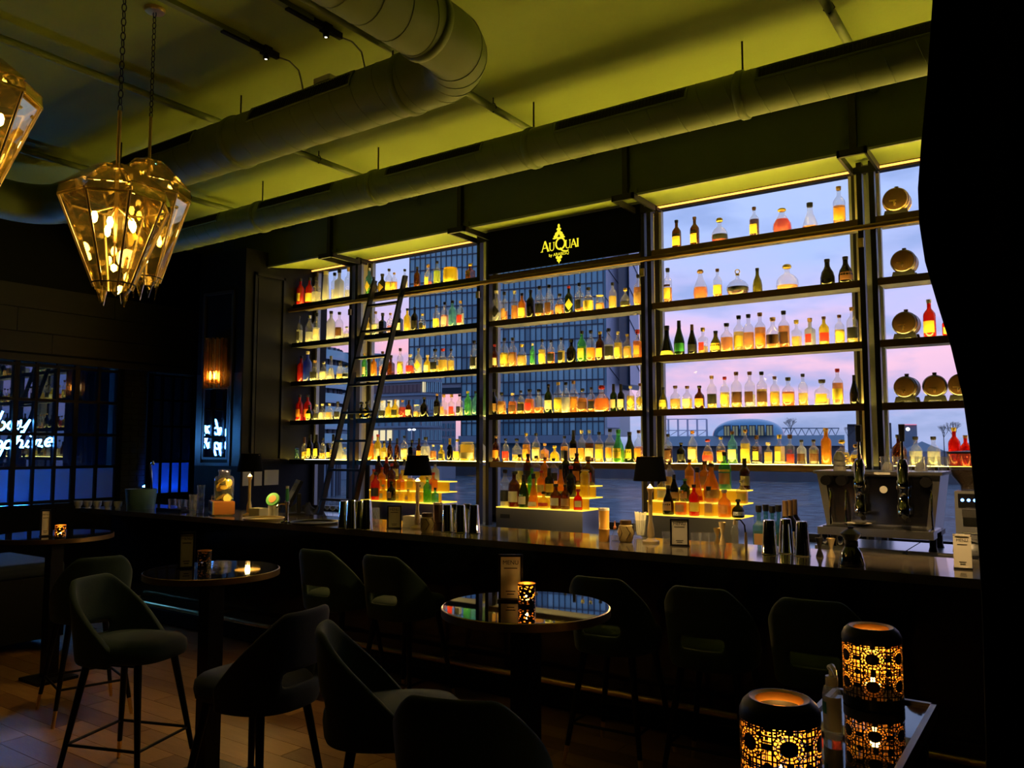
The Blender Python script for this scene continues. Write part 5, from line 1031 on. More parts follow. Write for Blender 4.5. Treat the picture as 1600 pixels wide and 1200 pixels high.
# cups and glasses on top of the machine
for k, (dx, dy, n_) in enumerate(((-0.26, 0.08, 3), (-0.16, 0.16, 1), (0.02, 0.25, 1), (0.22, 0.30, 1))):
    for j in range(n_): 
        o = thing('coffee_cup', 'upturned cream coffee cup on the espresso machine, ' + (['lowest of the stack', 'middle of the stack', 'topmost of the stack'][j] if n_ == 3 else ['', 'next to the stack', 'between the lever groups', 'beside the latte glasses'][k]), 'cup', (-1.09+dx, 5.86+dy, 1.55 + 0.035*j), 0, 'cups on the espresso machine')
        MB().lathe([(0.042, 0), (0.043, 0.003), (0.036, 0.035), (0.022, 0.055), (0.02, 0.06), (0, 0.06)], 18, cap=False).build('cup_body', M['white'], o, smooth=True); MB().tube([(0.038, 0, 0.02), (0.058, 0, 0.025), (0.055, 0, 0.042), (0.03, 0, 0.045)], 0.004, 6).build('handle', M['white'], o, smooth=True)
for k in range(6): one('latte_glass', goblet(0.10, 0.032), M['clearglass'], 'clear latte glass on the espresso machine, %s counting from the cup stack' % ORD[k], 'glass', (-1.06 + 0.068*k, 5.95 + 0.05*(k % 2), 1.55), grp='glasses on the espresso machine')
# ---- grinder
gr = thing('coffee_grinder', 'grey coffee grinder with bean hopper and blue lit buttons', 'coffee grinder', (-0.575, 5.98, 1.03))
MB().lathe([(0.10, 0), (0.105, 0.01), (0.10, 0.05), (0.075, 0.08), (0.075, 0.10)], 24).build('foot', M['greymetal'], gr, smooth=True)
MB().box(-0.075, 0.085, -0.06, 0.14, 0.06, 0.40).build('body', M['greymetal'], gr); MB().box(-0.055, 0.065, -0.068, -0.06, 0.30, 0.385).build('control_panel', M['black'], gr)
for dx in (-0.03, 0.005, 0.04): MB().cyl((dx, -0.068, 0.345), (dx, -0.072, 0.345), 0.010, n=12).build('lit_button', emit('blue_button', (0.15, 0.35, 1.0), 6.0), gr)
MB().box(-0.03, 0.05, -0.12, -0.06, 0.24, 0.29).build('spout', M['steel'], gr); MB().tube([(-0.03, -0.06, 0.13), (-0.03, -0.13, 0.14), (0.05, -0.13, 0.14), (0.05, -0.06, 0.13)], 0.008, 8).build('fork', M['chrome'], gr)
MB().lathe([(0.045, 0.40), (0.05, 0.43), (0.10, 0.50), (0.115, 0.58), (0.118, 0.64)], 28, (0, 0.04, 0), cap=False).build('hopper', glassy('smoky_hopper', (0.62, 0.55, 0.45), 1.2, trans=0.1, tcol=(0.6, 0.5, 0.4), base=0.06), gr, smooth=True)
MB().lathe([(0.044, 0.41), (0.048, 0.44), (0.094, 0.50), (0.098, 0.535), (0, 0.55)], 24, (0, 0.04, 0)).build('coffee_beans', mat('coffee_beans', (0.035, 0.018, 0.008), 0.5, bump=1.0, bscale=160), gr, smooth=True)
MB().lathe([(0.12, 0.64), (0.12, 0.652), (0, 0.66)], 28, (0, 0.04, 0)).build('hopper_lid', M['black'], gr, smooth=True)
# ================================================================== STOOLS AND TABLES
M['velvetg'] = mat('dark_green_velvet', (0.004, 0.024, 0.015), 0.8, var=0.2, scale=12, sheen=0.10, bump=0.15, bscale=200)
M['velvetb'] = mat('dark_blue_velvet', (0.007, 0.014, 0.032), 0.8, var=0.2, scale=12, sheen=0.10, bump=0.15, bscale=200)
def stool(velvet, label, grp):
    o = thing('bar_stool', label, 'bar stool', (0, 0, 0), 0, grp)
    NP, T = 29, [0, 0.10, 0.27, 0.40, 0.52, 0.66, 0.80, 0.92, 1.0]
    vs = []; a, b = 0.232, 0.262; A = math.radians(104)
    for i in range(NP):
        f_ = -A + 2*A*i/(NP-1); u = abs(f_); c0, c1 = math.radians(30), A
        k = 0 if u < c0 else (u-c0)/(c1-c0); zt = 1.02 - 0.33*(k**1.1); zb = 0.60
        for t in T:
            z = zb + (zt-zb)*t; fl = 0.93 + 0.17*min(1, max(0, (z-0.60)/0.42))
            # rounded-square plan
            s_, c = math.sin(f_), math.cos(f_); m = (abs(s_)**2.6 + abs(c)**2.6)**(-1/2.6)
            vs.append((a*s_*m*fl, -b*c*m*fl, z))
    n = len(T); fs = []
    for i in range(NP-1):
        fm = abs(-A + 2*A*(i+0.5)/(NP-1))
        for j in range(n-1):
            if fm < math.radians(33) and j == 2: continue          # slot in the lower back
            fs.append((i*n+j, (i+1)*n+j, (i+1)*n+j+1, i*n+j+1))
    sh = MB().add(vs, fs).build('backrest', velvet, o, smooth=True, ang=180)
    mod(sh, 'SOLIDIFY', thickness=0.034, offset=-1.0); mod(sh, 'SUBSURF', levels=1, render_levels=1)
    sp = []
    for r, z in ((0.80, 0.615), (0.97, 0.63), (1.0, 0.66), (0.98, 0.695), (0.90, 0.715), (0.5, 0.725)): sp.append((r*0.205, z))
    st = MB()
    NS = 28; rows = []
    for r, z in sp:
        rows += [(r*math.cos(2*math.pi*k/NS)*(abs(math.cos(2*math.pi*k/NS))**3 + abs(math.sin(2*math.pi*k/NS))**3)**(-1/3), 0.035 + r*1.22*math.sin(2*math.pi*k/NS)*(abs(math.cos(2*math.pi*k/NS))**3 + abs(math.sin(2*math.pi*k/NS))**3)**(-1/3), z) for k in range(NS)]
    fs = [(i*NS+k, i*NS+(k+1)%NS, (i+1)*NS+(k+1)%NS, (i+1)*NS+k) for i in range(len(sp)-1) for k in range(NS)] + [tuple(range(NS))[::-1], tuple((len(sp)-1)*NS+k for k in range(NS))]
    st.add(rows, fs).build('seat', velvet, o, smooth=True, ang=60)
    for sx in (-1, 1):
        for sy_ in (-1, 1):
            t_, f_ = Vector((0.135*sx, 0.150*sy_+0.02, 0.625)), Vector((0.225*sx, 0.245*sy_+0.02, 0.0)); mid = t_ + (f_-t_)*0.84
            lg = MB().cyl(t_, mid, 0.020, 0.013, 12).build('leg', M['black'], o, smooth=True)
            MB().cyl(mid, f_, 0.013, 0.010, 12).build('leg_tip', M['brass'], lg, smooth=True)
    c4 = [Vector((0.194*sx, 0.212*sy_+0.02, 0.215)) for sx, sy_ in ((-1,-1),(1,-1),(1,1),(-1,1))]
    for i in range(4): MB().cyl(c4[i], c4[(i+1) % 4], 0.008, n=8).build('foot_rest', M['blackmetal'], o)
    MB().box(-0.14, 0.14, -0.13, 0.15, 0.60, 0.625).build('seat_frame', M['black'], o)
    return o
gp = 'velvet bar stools'
S0 = stool(M['velvetg'], 'x', gp)
SB = stool(M['velvetb'], 'dark blue velvet bar stool turned away beside the square table post', gp)
first = [True]
def put(x, y, rz, label, src=None):
    if src is not None: o = src
    elif first[0]: o = S0; first[0] = False
    else: o = copy_tree(S0)
    o.location = (x, y, 0); o.rotation_euler = (0, 0, rz); o['label'] = label; o['group'] = gp; return o
BS = [(505, 855, 'dark green velvet stool at the bar beside the ladder end, slot in back'), (606, 864, 'dark green velvet stool at the bar before the framed menu and napkins'), (938, 896, 'dark green velvet stool at the bar just behind the mirrored round table'),
      (1092, 911, 'dark green velvet stool at the bar, middle of the three beyond the mirrored table'), (1262, 929, 'dark green velvet stool at the bar nearest the glowing lanterns')]
for px, py, lb in BS:
    P = at(px, py, z=1.02); put(P.x + 0.03, P.y + 0.14, 0.06, lb)
put(-4.13, 2.42, math.radians(-70), 'dark green velvet stool turned sideways at the small table, back to the wall')
put(-2.98, 2.36, math.radians(98), '', SB); SB['label'] = 'dark blue velvet bar stool turned away beside the small round table'
put(-2.23, 2.38, math.radians(-48), 'dark green velvet stool facing the mirrored round table, beside the blue one')
put(-1.52, 2.02, math.radians(20), 'dark green velvet stool with its back to us in front of the mirrored table')
put(-5.35, 2.85, math.radians(75), 'dark green velvet stool at the far small table with the candle')

M['tabletop'] = mat('black_mirror_top', (0.010, 0.010, 0.012), 0.03, var=0.1, spec=1.0)
M['standtop'] = mat('black_glass_top', (0.004, 0.004, 0.005), 0.02, var=0.1, spec=0.6)
M['tabletop2'] = mat('smoked_mirror_top', (0.42, 0.42, 0.43), 0.02, metal=1.0, var=0.02)
M['brassband'] = mat('aged_brass_band', (0.42, 0.27, 0.11), 0.32, metal=1.0, var=0.15)
def table(x, y, r, label, top, z=1.06):
    o = thing('round_table', label, 'table', (x, y, 0), 0, 'round high tables')
    MB().lathe([(r, z-0.032), (r, z-0.002), (r-0.004, z), (r-0.010, z), (0, z)], 64, cap=False).build('rim_band', M['brassband'], o, smooth=True, ang=30)
    MB().lathe([(r-0.006, z-0.028), (r-0.006, z+0.001), (0, z+0.001)], 64).build('table_top', top, o, smooth=True, ang=30)
    MB().lathe([(0.0, z-0.05), (0.16, z-0.05), (0.16, z-0.03)], 24).build('top_plate', M['black'], o)
    MB().box(-0.045, 0.045, -0.045, 0.045, 0.02, z-0.05).build('pedestal', M['black'], o)
    MB().box(-0.145, 0.145, -0.145, 0.145, 0.0, 0.022).build('base_plate', M['black'], o)
    return o
table(-1.875, 2.80, 0.345, 'round high table with mirror top and brass rim holding a framed menu', M['tabletop2'])
table(-3.80, 2.68, 0.345, 'round black glass high table with glass ashtray and dark candle holder', M['tabletop'])
table(-6.32, 3.09, 0.40, 'round black glass high table with a lit candle near the neon window', M['tabletop'])
ZT = 1.0615
menu(798, 938, 867, 38, 'grey framed menu standing on the mirror topped round table', ZT, 0.55)
menu(291, 888, 832, 24, 'black framed menu standing on the black glass table with the ashtray', ZT, 0.9)
menu(70, 838, 797, 14, 'thin menu stand seen edge on beside the lit candle', ZT, 1.25)
# perforated candle holders and lanterns: holes are real openings
def perforated(R_, z0, z1, nu, nv, hole, shrink=0.0):
    mb = MB(); vs = [(R_*math.cos(2*math.pi*i/nu), R_*math.sin(2*math.pi*i/nu), z0 + (z1-z0)*j/nv) for j in range(nv+1) for i in range(nu)]; fs = []
    for j in range(nv):
        for i in range(nu):
            if not hole((i+0.5)/nu, (j+0.5)/nv): fs.append((j*nu+i, j*nu+(i+1)%nu, (j+1)*nu+(i+1)%nu, (j+1)*nu+i))
    return mb.add(vs, fs)
def lattice(cols, rows):
    def hole(u, v):
        a = (u*cols) % 1.0 - 0.5; b = (v*rows) % 1.0 - 0.5
        if abs(b) > 0.475 or abs(a) > 0.485: return False
        r = math.hypot(a, b); t = math.atan2(b, a)
        if r < 0.20: return False
        if r < 0.275: return abs(math.sin(8*t)) > 0.42 and r > 0.22
        if r < 0.365: return abs(math.cos(9*t)) > 0.42 and r > 0.30
        # corners between rosettes: small solid discs in an open field with bars
        ca, cb = abs(a)-0.5, abs(b)-0.5
        if math.hypot(ca, cb*0.9) < 0.10: return False
        if abs(b) < 0.09 or abs(a) < 0.06: return False
        if r < 0.40: return False
        return math.sin(52*a) > -0.5 and math.sin(40*b) > -0.75
    return hole
def scatter(n_):
    rnd = random.Random(3); cs = [(rnd.random(), rnd.random(), rnd.uniform(0.022, 0.038)) for _ in range(n_)]
    def hole(u, v): return 0.06 < v < 0.94 and any(min(abs(u-a), 1-abs(u-a))**2*6.5 + (v-b)**2*1.6 < r*r*1.9 for a, b, r in cs)
    return hole
M['lanternout'] = mat('dark_bronze_metal', (0.018, 0.016, 0.012), 0.42, metal=0.6, var=0.4, scale=30)
M['lanternin'] = mat('gilded_inside', (0.85, 0.42, 0.08), 0.4, metal=0.3, var=0.15)
M['flame'] = emit('candle_flame', (1.0, 0.50, 0.10), 90.0)
def candle(o, z, w, r=0.025, h=0.05):
    MB().lathe([(r, z), (r, z+h), (0, z+h-0.006)], 18).build('candle', M['paper'], o, smooth=True)
    MB().lathe([(0.0, z+h), (0.006, z+h+0.010), (0.004, z+h+0.022), (0, z+h+0.032)], 8).build('flame', M['flame'], o, smooth=True)
    lt = bpy.data.lights.new('candle_light', 'POINT'); lt.energy = w; lt.color = (1.0, 0.52, 0.12); lt.shadow_soft_size = 0.012
    lo = bpy.data.objects.new('candle_light', lt); COL.objects.link(lo); lo.parent = o; lo.location = (0, 0, z+h+0.055)
lat = lattice(6, 2)
meO = perforated(0.0825, 0.030, 0.185, 280, 96, lat).mesh('shell', M['lanternout']); meI = perforated(0.0812, 0.030, 0.185, 280, 96, lat).mesh('inner_shell', M['lanternin'])
def lantern(P, label, rz, w):
    o = thing('lantern', label, 'lantern', (P.x, P.y, P.z), rz, 'pierced metal lanterns'); o.scale = (0.93, 0.93, 0.93)
    inst('shell', meO, o); inst('inner_shell', meI, o)
    MB().lathe([(0.0835, 0.185), (0.083, 0.200), (0.076, 0.215), (0.064, 0.226), (0.062, 0.226), (0.062, 0.224), (0.074, 0.213), (0.0805, 0.200), (0.0812, 0.185)], 40, cap=False).build('shoulder', M['lanternout'], o, smooth=True)
    MB().lathe([(0.0615, 0.2255), (0.05, 0.222), (0.046, 0.212), (0.046, 0.206)], 40, cap=False).build('rim', M['lanternin'], o, smooth=True)
    MB().lathe([(0.081, 0.0), (0.0840, 0.003), (0.0840, 0.030), (0.0812, 0.030), (0.0812, 0.006), (0, 0.006)], 40, cap=False).build('base', M['lanternout'], o, smooth=True)
    candle(o, 0.006, w)
# ---- mirrored lamp table at the right with lanterns, sanitiser
ZL = 1.0
lt_ = thing('mirror_table', 'square mirror topped stand with steel rim carrying the lanterns', 'table', (-0.50, 2.16, 0))
MB().box(-0.095, 0.145, -0.76, 0.35, ZL-0.02, ZL).build('mirror_top', M['standtop'], lt_)
q = MB()
for a, b_, c, d_ in ((-0.11, -0.095, -0.775, 0.365), (0.145, 0.16, -0.775, 0.365), (-0.11, 0.16, -0.775, -0.76), (-0.11, 0.16, 0.35, 0.365)): q.box(a, b_, c, d_, ZL-0.03, ZL+0.008)
q.build('steel_rim', M['darksteel'], lt_)
for sx in (-0.075, 0.12):
    for sy_ in (-0.7, 0.30): MB().box(sx-0.02, sx+0.02, sy_-0.02, sy_+0.02, 0, ZL-0.02).build('leg', M['black'], lt_)
MB().box(-0.09, 0.13, -0.72, 0.32, 0.30, 0.32).build('lower_shelf', M['black'], lt_)
Pn = at(1365, 1100, z=ZL); Pn.z = ZL + 0.0005
lantern(Pn, 'pierced bronze lantern glowing orange beside the sanitiser bottle, further from us', 0.2, 0.9)
pf = at(1222, 1262, z=ZL); pf.z = ZL + 0.0005
lantern(pf, 'pierced bronze lantern glowing orange at the near edge of the mirror stand', 0.5, 0.9)
Ps = at(1302, 1152, z=ZL); sb = thing('sanitizer_bottle', 'clear hand sanitiser pump bottle with green label between the lanterns', 'bottle', (Ps.x, Ps.y, ZL+0.0005), -0.9)
MB().lathe([(0.026, 0), (0.0285, 0.006), (0.0285, 0.105), (0.024, 0.118), (0.012, 0.124), (0.012, 0.130), (0, 0.130)], 24, sy_=0.72).build('bottle_body', glassy('clear_plastic', (0.86, 0.88, 0.88), 0.8, trans=0.25, tcol=(0.9, 0.92, 0.92), base=0.05), sb, smooth=True)
MB().lathe([(0.0135, 0.122), (0.0145, 0.124), (0.0145, 0.145), (0.006, 0.147), (0.006, 0.160), (0, 0.160)], 16).build('pump_collar', M['white'], sb, smooth=True)
MB().tube([(-0.010, 0, 0.163), (0.004, 0, 0.168), (0.022, -0.004, 0.165), (0.036, -0.006, 0.154)], [0.007, 0.008, 0.0065, 0.004], 8).build('pump_head', M['white'], sb, smooth=True)
def wrap(z0, z1, a0, a1, m, nm, k):
    n_ = 10; vs = [((0.0285+k)*math.cos(a), (0.0285+k)*0.72*math.sin(a), z) for z in (z0, z1) for a in [math.radians(a0 + (a1-a0)*i/n_) for i in range(n_+1)]]
    MB().add(vs, [(i, i+1, n_+2+i, n_+1+i) for i in range(n_)]).build(nm, m, sb, smooth=True)
wrap(0.02, 0.10, -150, 30, M['white'], 'bottle_label', 0.0006); wrap(0.058, 0.086, -122, -68, mat('green_print', (0.01, 0.20, 0.15), 0.5), 'label_print', 0.0012)
# ---- candle holders and ashtray on the round tables
sct = scatter(150)
meS = perforated(0.036, 0.004, 0.088, 120, 60, sct).mesh('shell', M['lanternout']); meS2 = perforated(0.0352, 0.004, 0.088, 120, 60, sct).mesh('inner_shell', M['lanternin'])
def holder(px, py, label, lit):
    P = at(px, py, z=ZT); o = thing('candle_holder', label, 'candle holder', (P.x, P.y, ZT))
    inst('shell', meS, o); inst('inner_shell', meS2, o)
    MB().lathe([(0.036, 0.0), (0.0365, 0.004), (0.036, 0.005), (0, 0.004)], 24).build('base', M['lanternout'], o); MB().lathe([(0.0352, 0.086), (0.0368, 0.086), (0.0368, 0.09), (0.0352, 0.09)], 30, cap=False).build('rim', M['lanternin'], o)
    if lit: candle(o, 0.006, 0.10, 0.019, 0.018)
    else: MB().lathe([(0.019, 0.005), (0.019, 0.023), (0, 0.021)], 16).build('candle', M['paper'], o, smooth=True)
holder(823, 946, 'small pierced metal candle holder with lit tea light on the mirror table', True)
holder(319, 886, 'small dark unlit candle holder beside the framed menu', False)
holder(94, 840, 'small pierced candle holder with lit tea light near the neon window', True)
P = at(343, 886, z=ZT); o = thing('ashtray', 'square clear glass ashtray on the black glass table', 'ashtray', (P.x, P.y, ZT), 0.3)
q = MB(); q.box(-0.045, 0.045, -0.045, 0.045, 0, 0.008)
for a, b_, c, d_ in ((-0.045, -0.035, -0.045, 0.045), (0.035, 0.045, -0.045, 0.045), (-0.035, 0.035, -0.045, -0.035), (-0.035, 0.035, 0.035, 0.045)): q.box(a, b_, c, d_, 0.008, 0.03)
q.build('tray', M['clearglass'], o)
P = at(6, 900, z=0.62)
sofa = thing('bench_seat', 'dark blue padded bench below the neon window', 'bench', (-7.75, 2.9, 0), 0)
MB().box(-0.5, 0.5, -1.6, 0.75, 0.10, 0.62).build('bench_base', M['black'], sofa)
cs = MB().box(-0.5, 0.5, -1.6, 0.75, 0.62, 0.74).build('cushion', M['velvetb'], sofa); mod(cs, 'BEVEL', width=0.04, segments=3)
for sx in (-0.42, 0.42):
    for sy_ in (-1.5, 0.65): MB().box(sx-0.03, sx+0.03, sy_-0.03, sy_+0.03, 0, 0.10).build('foot', M['black'], sofa)

# ================================================================== BLACK CURTAIN held back beside the camera
M['curtain'] = mat('black_velvet_curtain', (0.0022, 0.0022, 0.0024), 0.95, var=0.3, sheen=0.0, spec=0.05)
edge = [(1466, -160), (1458, -40), (1451, 60), (1445, 140), (1437, 220), (1432, 290), (1434, 345), (1443, 405), (1462, 470), (1484, 540), (1503, 620), (1514, 700), (1522, 780), (1528, 860), (1532, 930), (1536, 1050), (1540, 1200), (1545, 1400), (1548, 1600)]
CY = 1.5
pts = [at(px, py, y=CY) for px, py in edge]
pts = [Vector((pts[0].x + 0.03, CY, ZC))] + pts + [Vector((pts[-1].x, CY, 0.01))]
pts = [p for p in pts if p.z >= 0.009]
cv = MB(); NC = 40; vs = []
for p in pts:
    for i in range(NC+1):
        t = i/NC; x1 = 1.25; w = x1 - p.x; x = p.x + w*t
        vs.append((x, CY + 0.055*math.sin(i*1.15)*(0.15 + 0.85*min(1, t*6)) + 0.02*math.sin(i*0.37+p.z), p.z))
cv.add(vs, [(r*(NC+1)+i, r*(NC+1)+i+1, (r+1)*(NC+1)+i+1, (r+1)*(NC+1)+i) for r in range(len(pts)-1) for i in range(NC)])
ct = thing('curtain', 'heavy black curtain drawn aside beside the bar end', 'curtain', (0, 0, 0))
c_ = cv.build('drape', M['curtain'], ct, smooth=True, ang=180); mod(c_, 'SOLIDIFY', thickness=0.006, offset=0.0)
MB().cyl((-0.4, CY, ZC-0.02), (1.3, CY, ZC-0.02), 0.018, n=10).build('curtain_rail', M['black'], ct)
# ================================================================== OUTSIDE
def water_mat():
    m = bpy.data.materials.new('rippled_water'); m.use_nodes = True; nt = m.node_tree; b = nt.nodes['Principled BSDF']; N = nt.nodes.new; L = nt.links.new
    b.inputs['Base Color'].default_value = (0.035, 0.06, 0.085, 1); b.inputs['Roughness'].default_value = 0.12
    tc = N('ShaderNodeTexCoord'); nz = N('ShaderNodeTexNoise'); nz.inputs['Scale'].default_value = 0.45; nz.inputs['Detail'].default_value = 8; nz.inputs['Roughness'].default_value = 0.7; L(tc.outputs['Object'], nz.inputs['Vector'])
    cr = N('ShaderNodeValToRGB'); L(nz.outputs['Fac'], cr.inputs[0]); cr.color_ramp.elements[0].position = 0.40; cr.color_ramp.elements[0].color = (0.015, 0.035, 0.055, 1); cr.color_ramp.elements[1].position = 0.68; cr.color_ramp.elements[1].color = (0.16, 0.24, 0.30, 1); L(cr.outputs[0], b.inputs['Base Color'])
    bp = N('ShaderNodeBump'); bp.inputs['Strength'].default_value = 1.0; bp.inputs['Distance'].default_value = 0.9; L(nz.outputs['Fac'], bp.inputs['Height']); L(bp.outputs[0], b.inputs['Normal']); return m
ZW = -5.0
tag(MB().box(-900, 700, 14, 900, ZW-0.5, ZW).build('river', water_mat()), 'grey blue rippled water of the river outside the windows', 'water', kind='stuff')
M['quay'] = mat('quay_stone', (0.10, 0.11, 0.13), 0.8, var=0.3, scale=0.3)
tag(MB().box(-60, 60, 7.4, 14, ZW-0.5, -0.2).build('quay', M['quay']), 'stone quay edge just outside the bar windows', 'quay')
M['bglass'] = mat('blue_curtain_glass', (0.17, 0.37, 0.46), 0.3, var=0.25, scale=0.15, spec=0.35)
M['bglass2'] = mat('blue_curtain_glass_pale', (0.24, 0.46, 0.55), 0.3, var=0.2, scale=0.15, spec=0.35)
M['bglass3'] = mat('blue_curtain_glass_dark', (0.09, 0.22, 0.30), 0.3, var=0.2, scale=0.15, spec=0.35)
M['bframe'] = mat('dark_blue_frame', (0.015, 0.03, 0.055), 0.5)
M['bpale'] = mat('pale_lilac_cladding', (0.42, 0.44, 0.56), 0.3, var=0.1, scale=0.2)
M['bgrey'] = mat('grey_stone', (0.16, 0.19, 0.24), 0.7, var=0.15, scale=0.4)
M['bgrey2'] = mat('blue_grey_render', (0.13, 0.20, 0.28), 0.6, var=0.15, scale=0.4)
M['lit'] = emit('lit_window', (1.0, 0.85, 0.50), 1.0)
M['lit2'] = emit('lit_office', (0.9, 0.85, 0.6), 0.35)
def hline(P, u, px):                                  # where the vertical plane through P along u is crossed by pixel column px
    r = ray(px, 701); rx, ry = r.x, r.y; det = rx*(-u.y) + ry*u.x
    t = (P.x*(-u.y) + P.y*u.x)/det; return Vector((rx*t, ry*t, 0))
def facade(o, A, B, z0, z1, cols, rows, depth_, panes, framem, litset=(), bar=0.18, nmax=300, litm=None, body=None):
    """glazed wall from A to B (plan points), body behind, mullion grid as real bars, every pane its own piece"""
    u = (B - A); W = u.length; u.normalize(); n = Vector((-u.y, u.x, 0)); n = n if n.dot(Vector((A.x, A.y, 0))) > 0 else -n   # n points away from us
    if body is not None:
        q = [A + n*0.4, B + n*0.4, B + n*depth_, A + n*depth_]; MB().prism([(p.x, p.y) for p in q], z0, z1).build('tower_body', body, o)
    ang = math.atan2(u.y, u.x); w = W/cols; h = (z1-z0)/rows
    pm_ = [MB().box(0, w*0.98, 0, 0.2, 0, h*0.98).mesh('pane', m) for m in panes]; lm_ = MB().box(0, w*0.98, 0, 0.2, 0, h*0.98).mesh('pane', litm or M['lit2'])
    rest = MB(); cnt = 0
    for r in range(rows):
        for c in range(cols):
            p = A + u*(c*w); 
            if cnt < nmax: inst('pane', lm_ if (c, r) in litset else random.choice(pm_), o, (p.x, p.y, z0 + r*h), ang); cnt += 1
            else:
                e = p + u*(w*0.98); rest.add([(p.x, p.y, z0+r*h), (e.x, e.y, z0+r*h), (e.x, e.y, z0+(r+0.98)*h), (p.x, p.y, z0+(r+0.98)*h)], [(0,1,2,3)])
    if rest.v: rest.build('pane_field', panes[0], o)['kind'] = 'stuff'
    g = MB()
    for c in range(cols+1):
        p = A + u*(c*w) - n*0.15; g.cbox((p.x, p.y, (z0+z1)/2), (bar, 0.5, z1-z0), Matrix.Rotation(ang, 3, 'Z'))
    for r in range(rows+1):
        p = A + u*(W/2) - n*0.1; g.cbox((p.x, p.y, z0+r*h), (W, 0.4, bar*2.0), Matrix.Rotation(ang, 3, 'Z'))
    g.build('mullion_grid', framem, o)['kind'] = 'stuff'
def zat(P, py, px): 
    t = depth((P.x, P.y, EYE)); return at(px, py, d=depth((P.x, P.y, EYE))).z
# ---- glass office tower
D = 215.0; tu = Vector((-math.cos(math.radians(13.5)), -math.sin(math.radians(13.5)), 0))
TR = at(945, 701, d=D); TR.z = 0
TL = hline(TR, tu, 638); TM = hline(TR, tu, 721)
tw = thing('office_tower', 'tall blue glass office tower across the water', 'building', (0, 0, 0))
zb_ = zat(TR, 680, 945); zov = zat(TM, 598, 721); ztop = 92.0
fh = 3.75
rowsM = int((ztop - zb_)/fh)
facade(tw, TM, TR, zb_, zb_ + rowsM*fh, 26, rowsM, 30, [M['bglass'], M['bglass'], M['bglass2'], M['bglass3']], M['bframe'], {(2, 12), (19, 13), (20, 13), (17, 12), (5, 14)}, 0.16, 260, body=M['bglass3'])
r2_ = int((ztop - zov)/fh)
facade(tw, TL, TM, zov, zov + r2_*fh, 10, r2_, 30, [M['bglass'], M['bglass2'], M['bglass3']], M['bframe'], {(1, 7), (2, 7), (1, 10), (0, 9), (2, 4), (1, 4), (0, 5)}, 0.16, 40, body=M['bglass3'])
# side wing of the tower with pale cladding and a dark slot
for px0, px1, m_, nm, dd in ((946, 969, 'bpale', 'pale_cladding', 0), (969, 986, 'bframe', 'dark_slot', 1.0), (986, 1001, 'bpale', 'pale_cladding', 4.0)):
    a = at(px0, 701, d=D+dd+2); b_ = at(px1, 701, d=D+dd+6); zlow = zat(a, 668 if px0 == 946 else 600, px0)
    n_ = Vector((a.x, a.y, 0)).normalized()*20
    MB().prism([(a.x, a.y), (b_.x, b_.y), (b_.x+n_.x, b_.y+n_.y), (a.x+n_.x, a.y+n_.y)], zlow, ztop).build(nm, M[m_], tw)
    if m_ == 'bpale':
        q = MB()
        for k in range(9):
            z = zlow + 4 + 9*k; q.tube([(a.x-n_.x*0.01, a.y-n_.y*0.01, z+5), (b_.x-n_.x*0.01, b_.y-n_.y*0.01, z)], 0.12, 4)
        q.build('cladding_joint', M['bframe'], tw)
a = TM; MB().prism([(TL.x, TL.y), (TM.x, TM.y), (TM.x*1.12, TM.y*1.12), (TL.x*1.12, TL.y*1.12)], zov-1.2, zov).build('overhang_soffit', M['bgrey'], tw)
a = hline(TR, tu, 716); b_ = hline(TR, tu, 968); MB().prism([(a.x*0.985, a.y*0.985), (b_.x*0.985, b_.y*0.985), (b_.x*1.08, b_.y*1.08), (a.x*1.08, a.y*1.08)], zat(TR, 692, 945), zb_).build('podium_ledge', M['bgrey2'], tw)
MB().prism([(a.x, a.y), (b_.x, b_.y), (b_.x*1.08, b_.y*1.08), (a.x*1.08, a.y*1.08)], -2.2, zat(TR, 692, 945)).build('podium', M['bglass3'], tw)
# ---- stone corner building
cb = thing('corner_building', 'grey stone corner building with lit windows left of the tower', 'building', (0, 0, 0))
C0 = at(658, 701, d=150); C0.z = 0
uL = Vector((-math.cos(math.radians(8)), -math.sin(math.radians(8)), 0)); uR = Vector((0.45, 0.89, 0)).normalized()
CL = hline(C0, uL, 572); CR = hline(C0, uR, 690)
ct_ = zat(C0, 596, 658); far = CL + (CR - C0)
MB().prism([(C0.x, C0.y), (CR.x, CR.y), (far.x, far.y), (CL.x, CL.y)], ZW, ct_).build('wall', M['bgrey'], cb)
MB().prism([(C0.x*0.996, C0.y*0.996), (CR.x, CR.y), (far.x, far.y), (CL.x*0.996, CL.y*0.996)], ct_, ct_+0.6).build('roof', M['bgrey2'], cb)
def windows(o, A, B, zs_, n_, h_, frac, lit, m_, off=0.12):
    u = B - A; W = u.length; u.normalize(); ang = math.atan2(u.y, u.x); nn = Vector((-u.y, u.x, 0)); nn = nn if nn.dot(A) < 0 else -nn
    for r, z in enumerate(zs_):
        for c in range(n_):
            p = A + u*(W*(c+0.5)/n_) + nn*off; w = W/n_*frac
            f_ = MB().cbox((0, 0, 0), (w, 0.25, h_)).build('window', M['lit'] if (r, c) in lit else m_, o, loc=(p.x, p.y, z+h_/2)); f_.rotation_euler = (0, 0, ang)
            MB().cbox((0, -0.05, 0), (0.1, 0.3, h_)).build('glazing_bar', M['bframe'], f_)
fz = [zat(C0, y, 658) for y in (640, 665, 688, 712)]
hz = (zat(C0, 618, 658) - fz[0])*0.75
M['winpurple'] = mat('dusky_window', (0.045, 0.035, 0.05), 0.2)
windows(cb, C0, CL, [zat(C0, 612, 658)], 14, hz*0.75, 0.9, (), M['winpurple'])
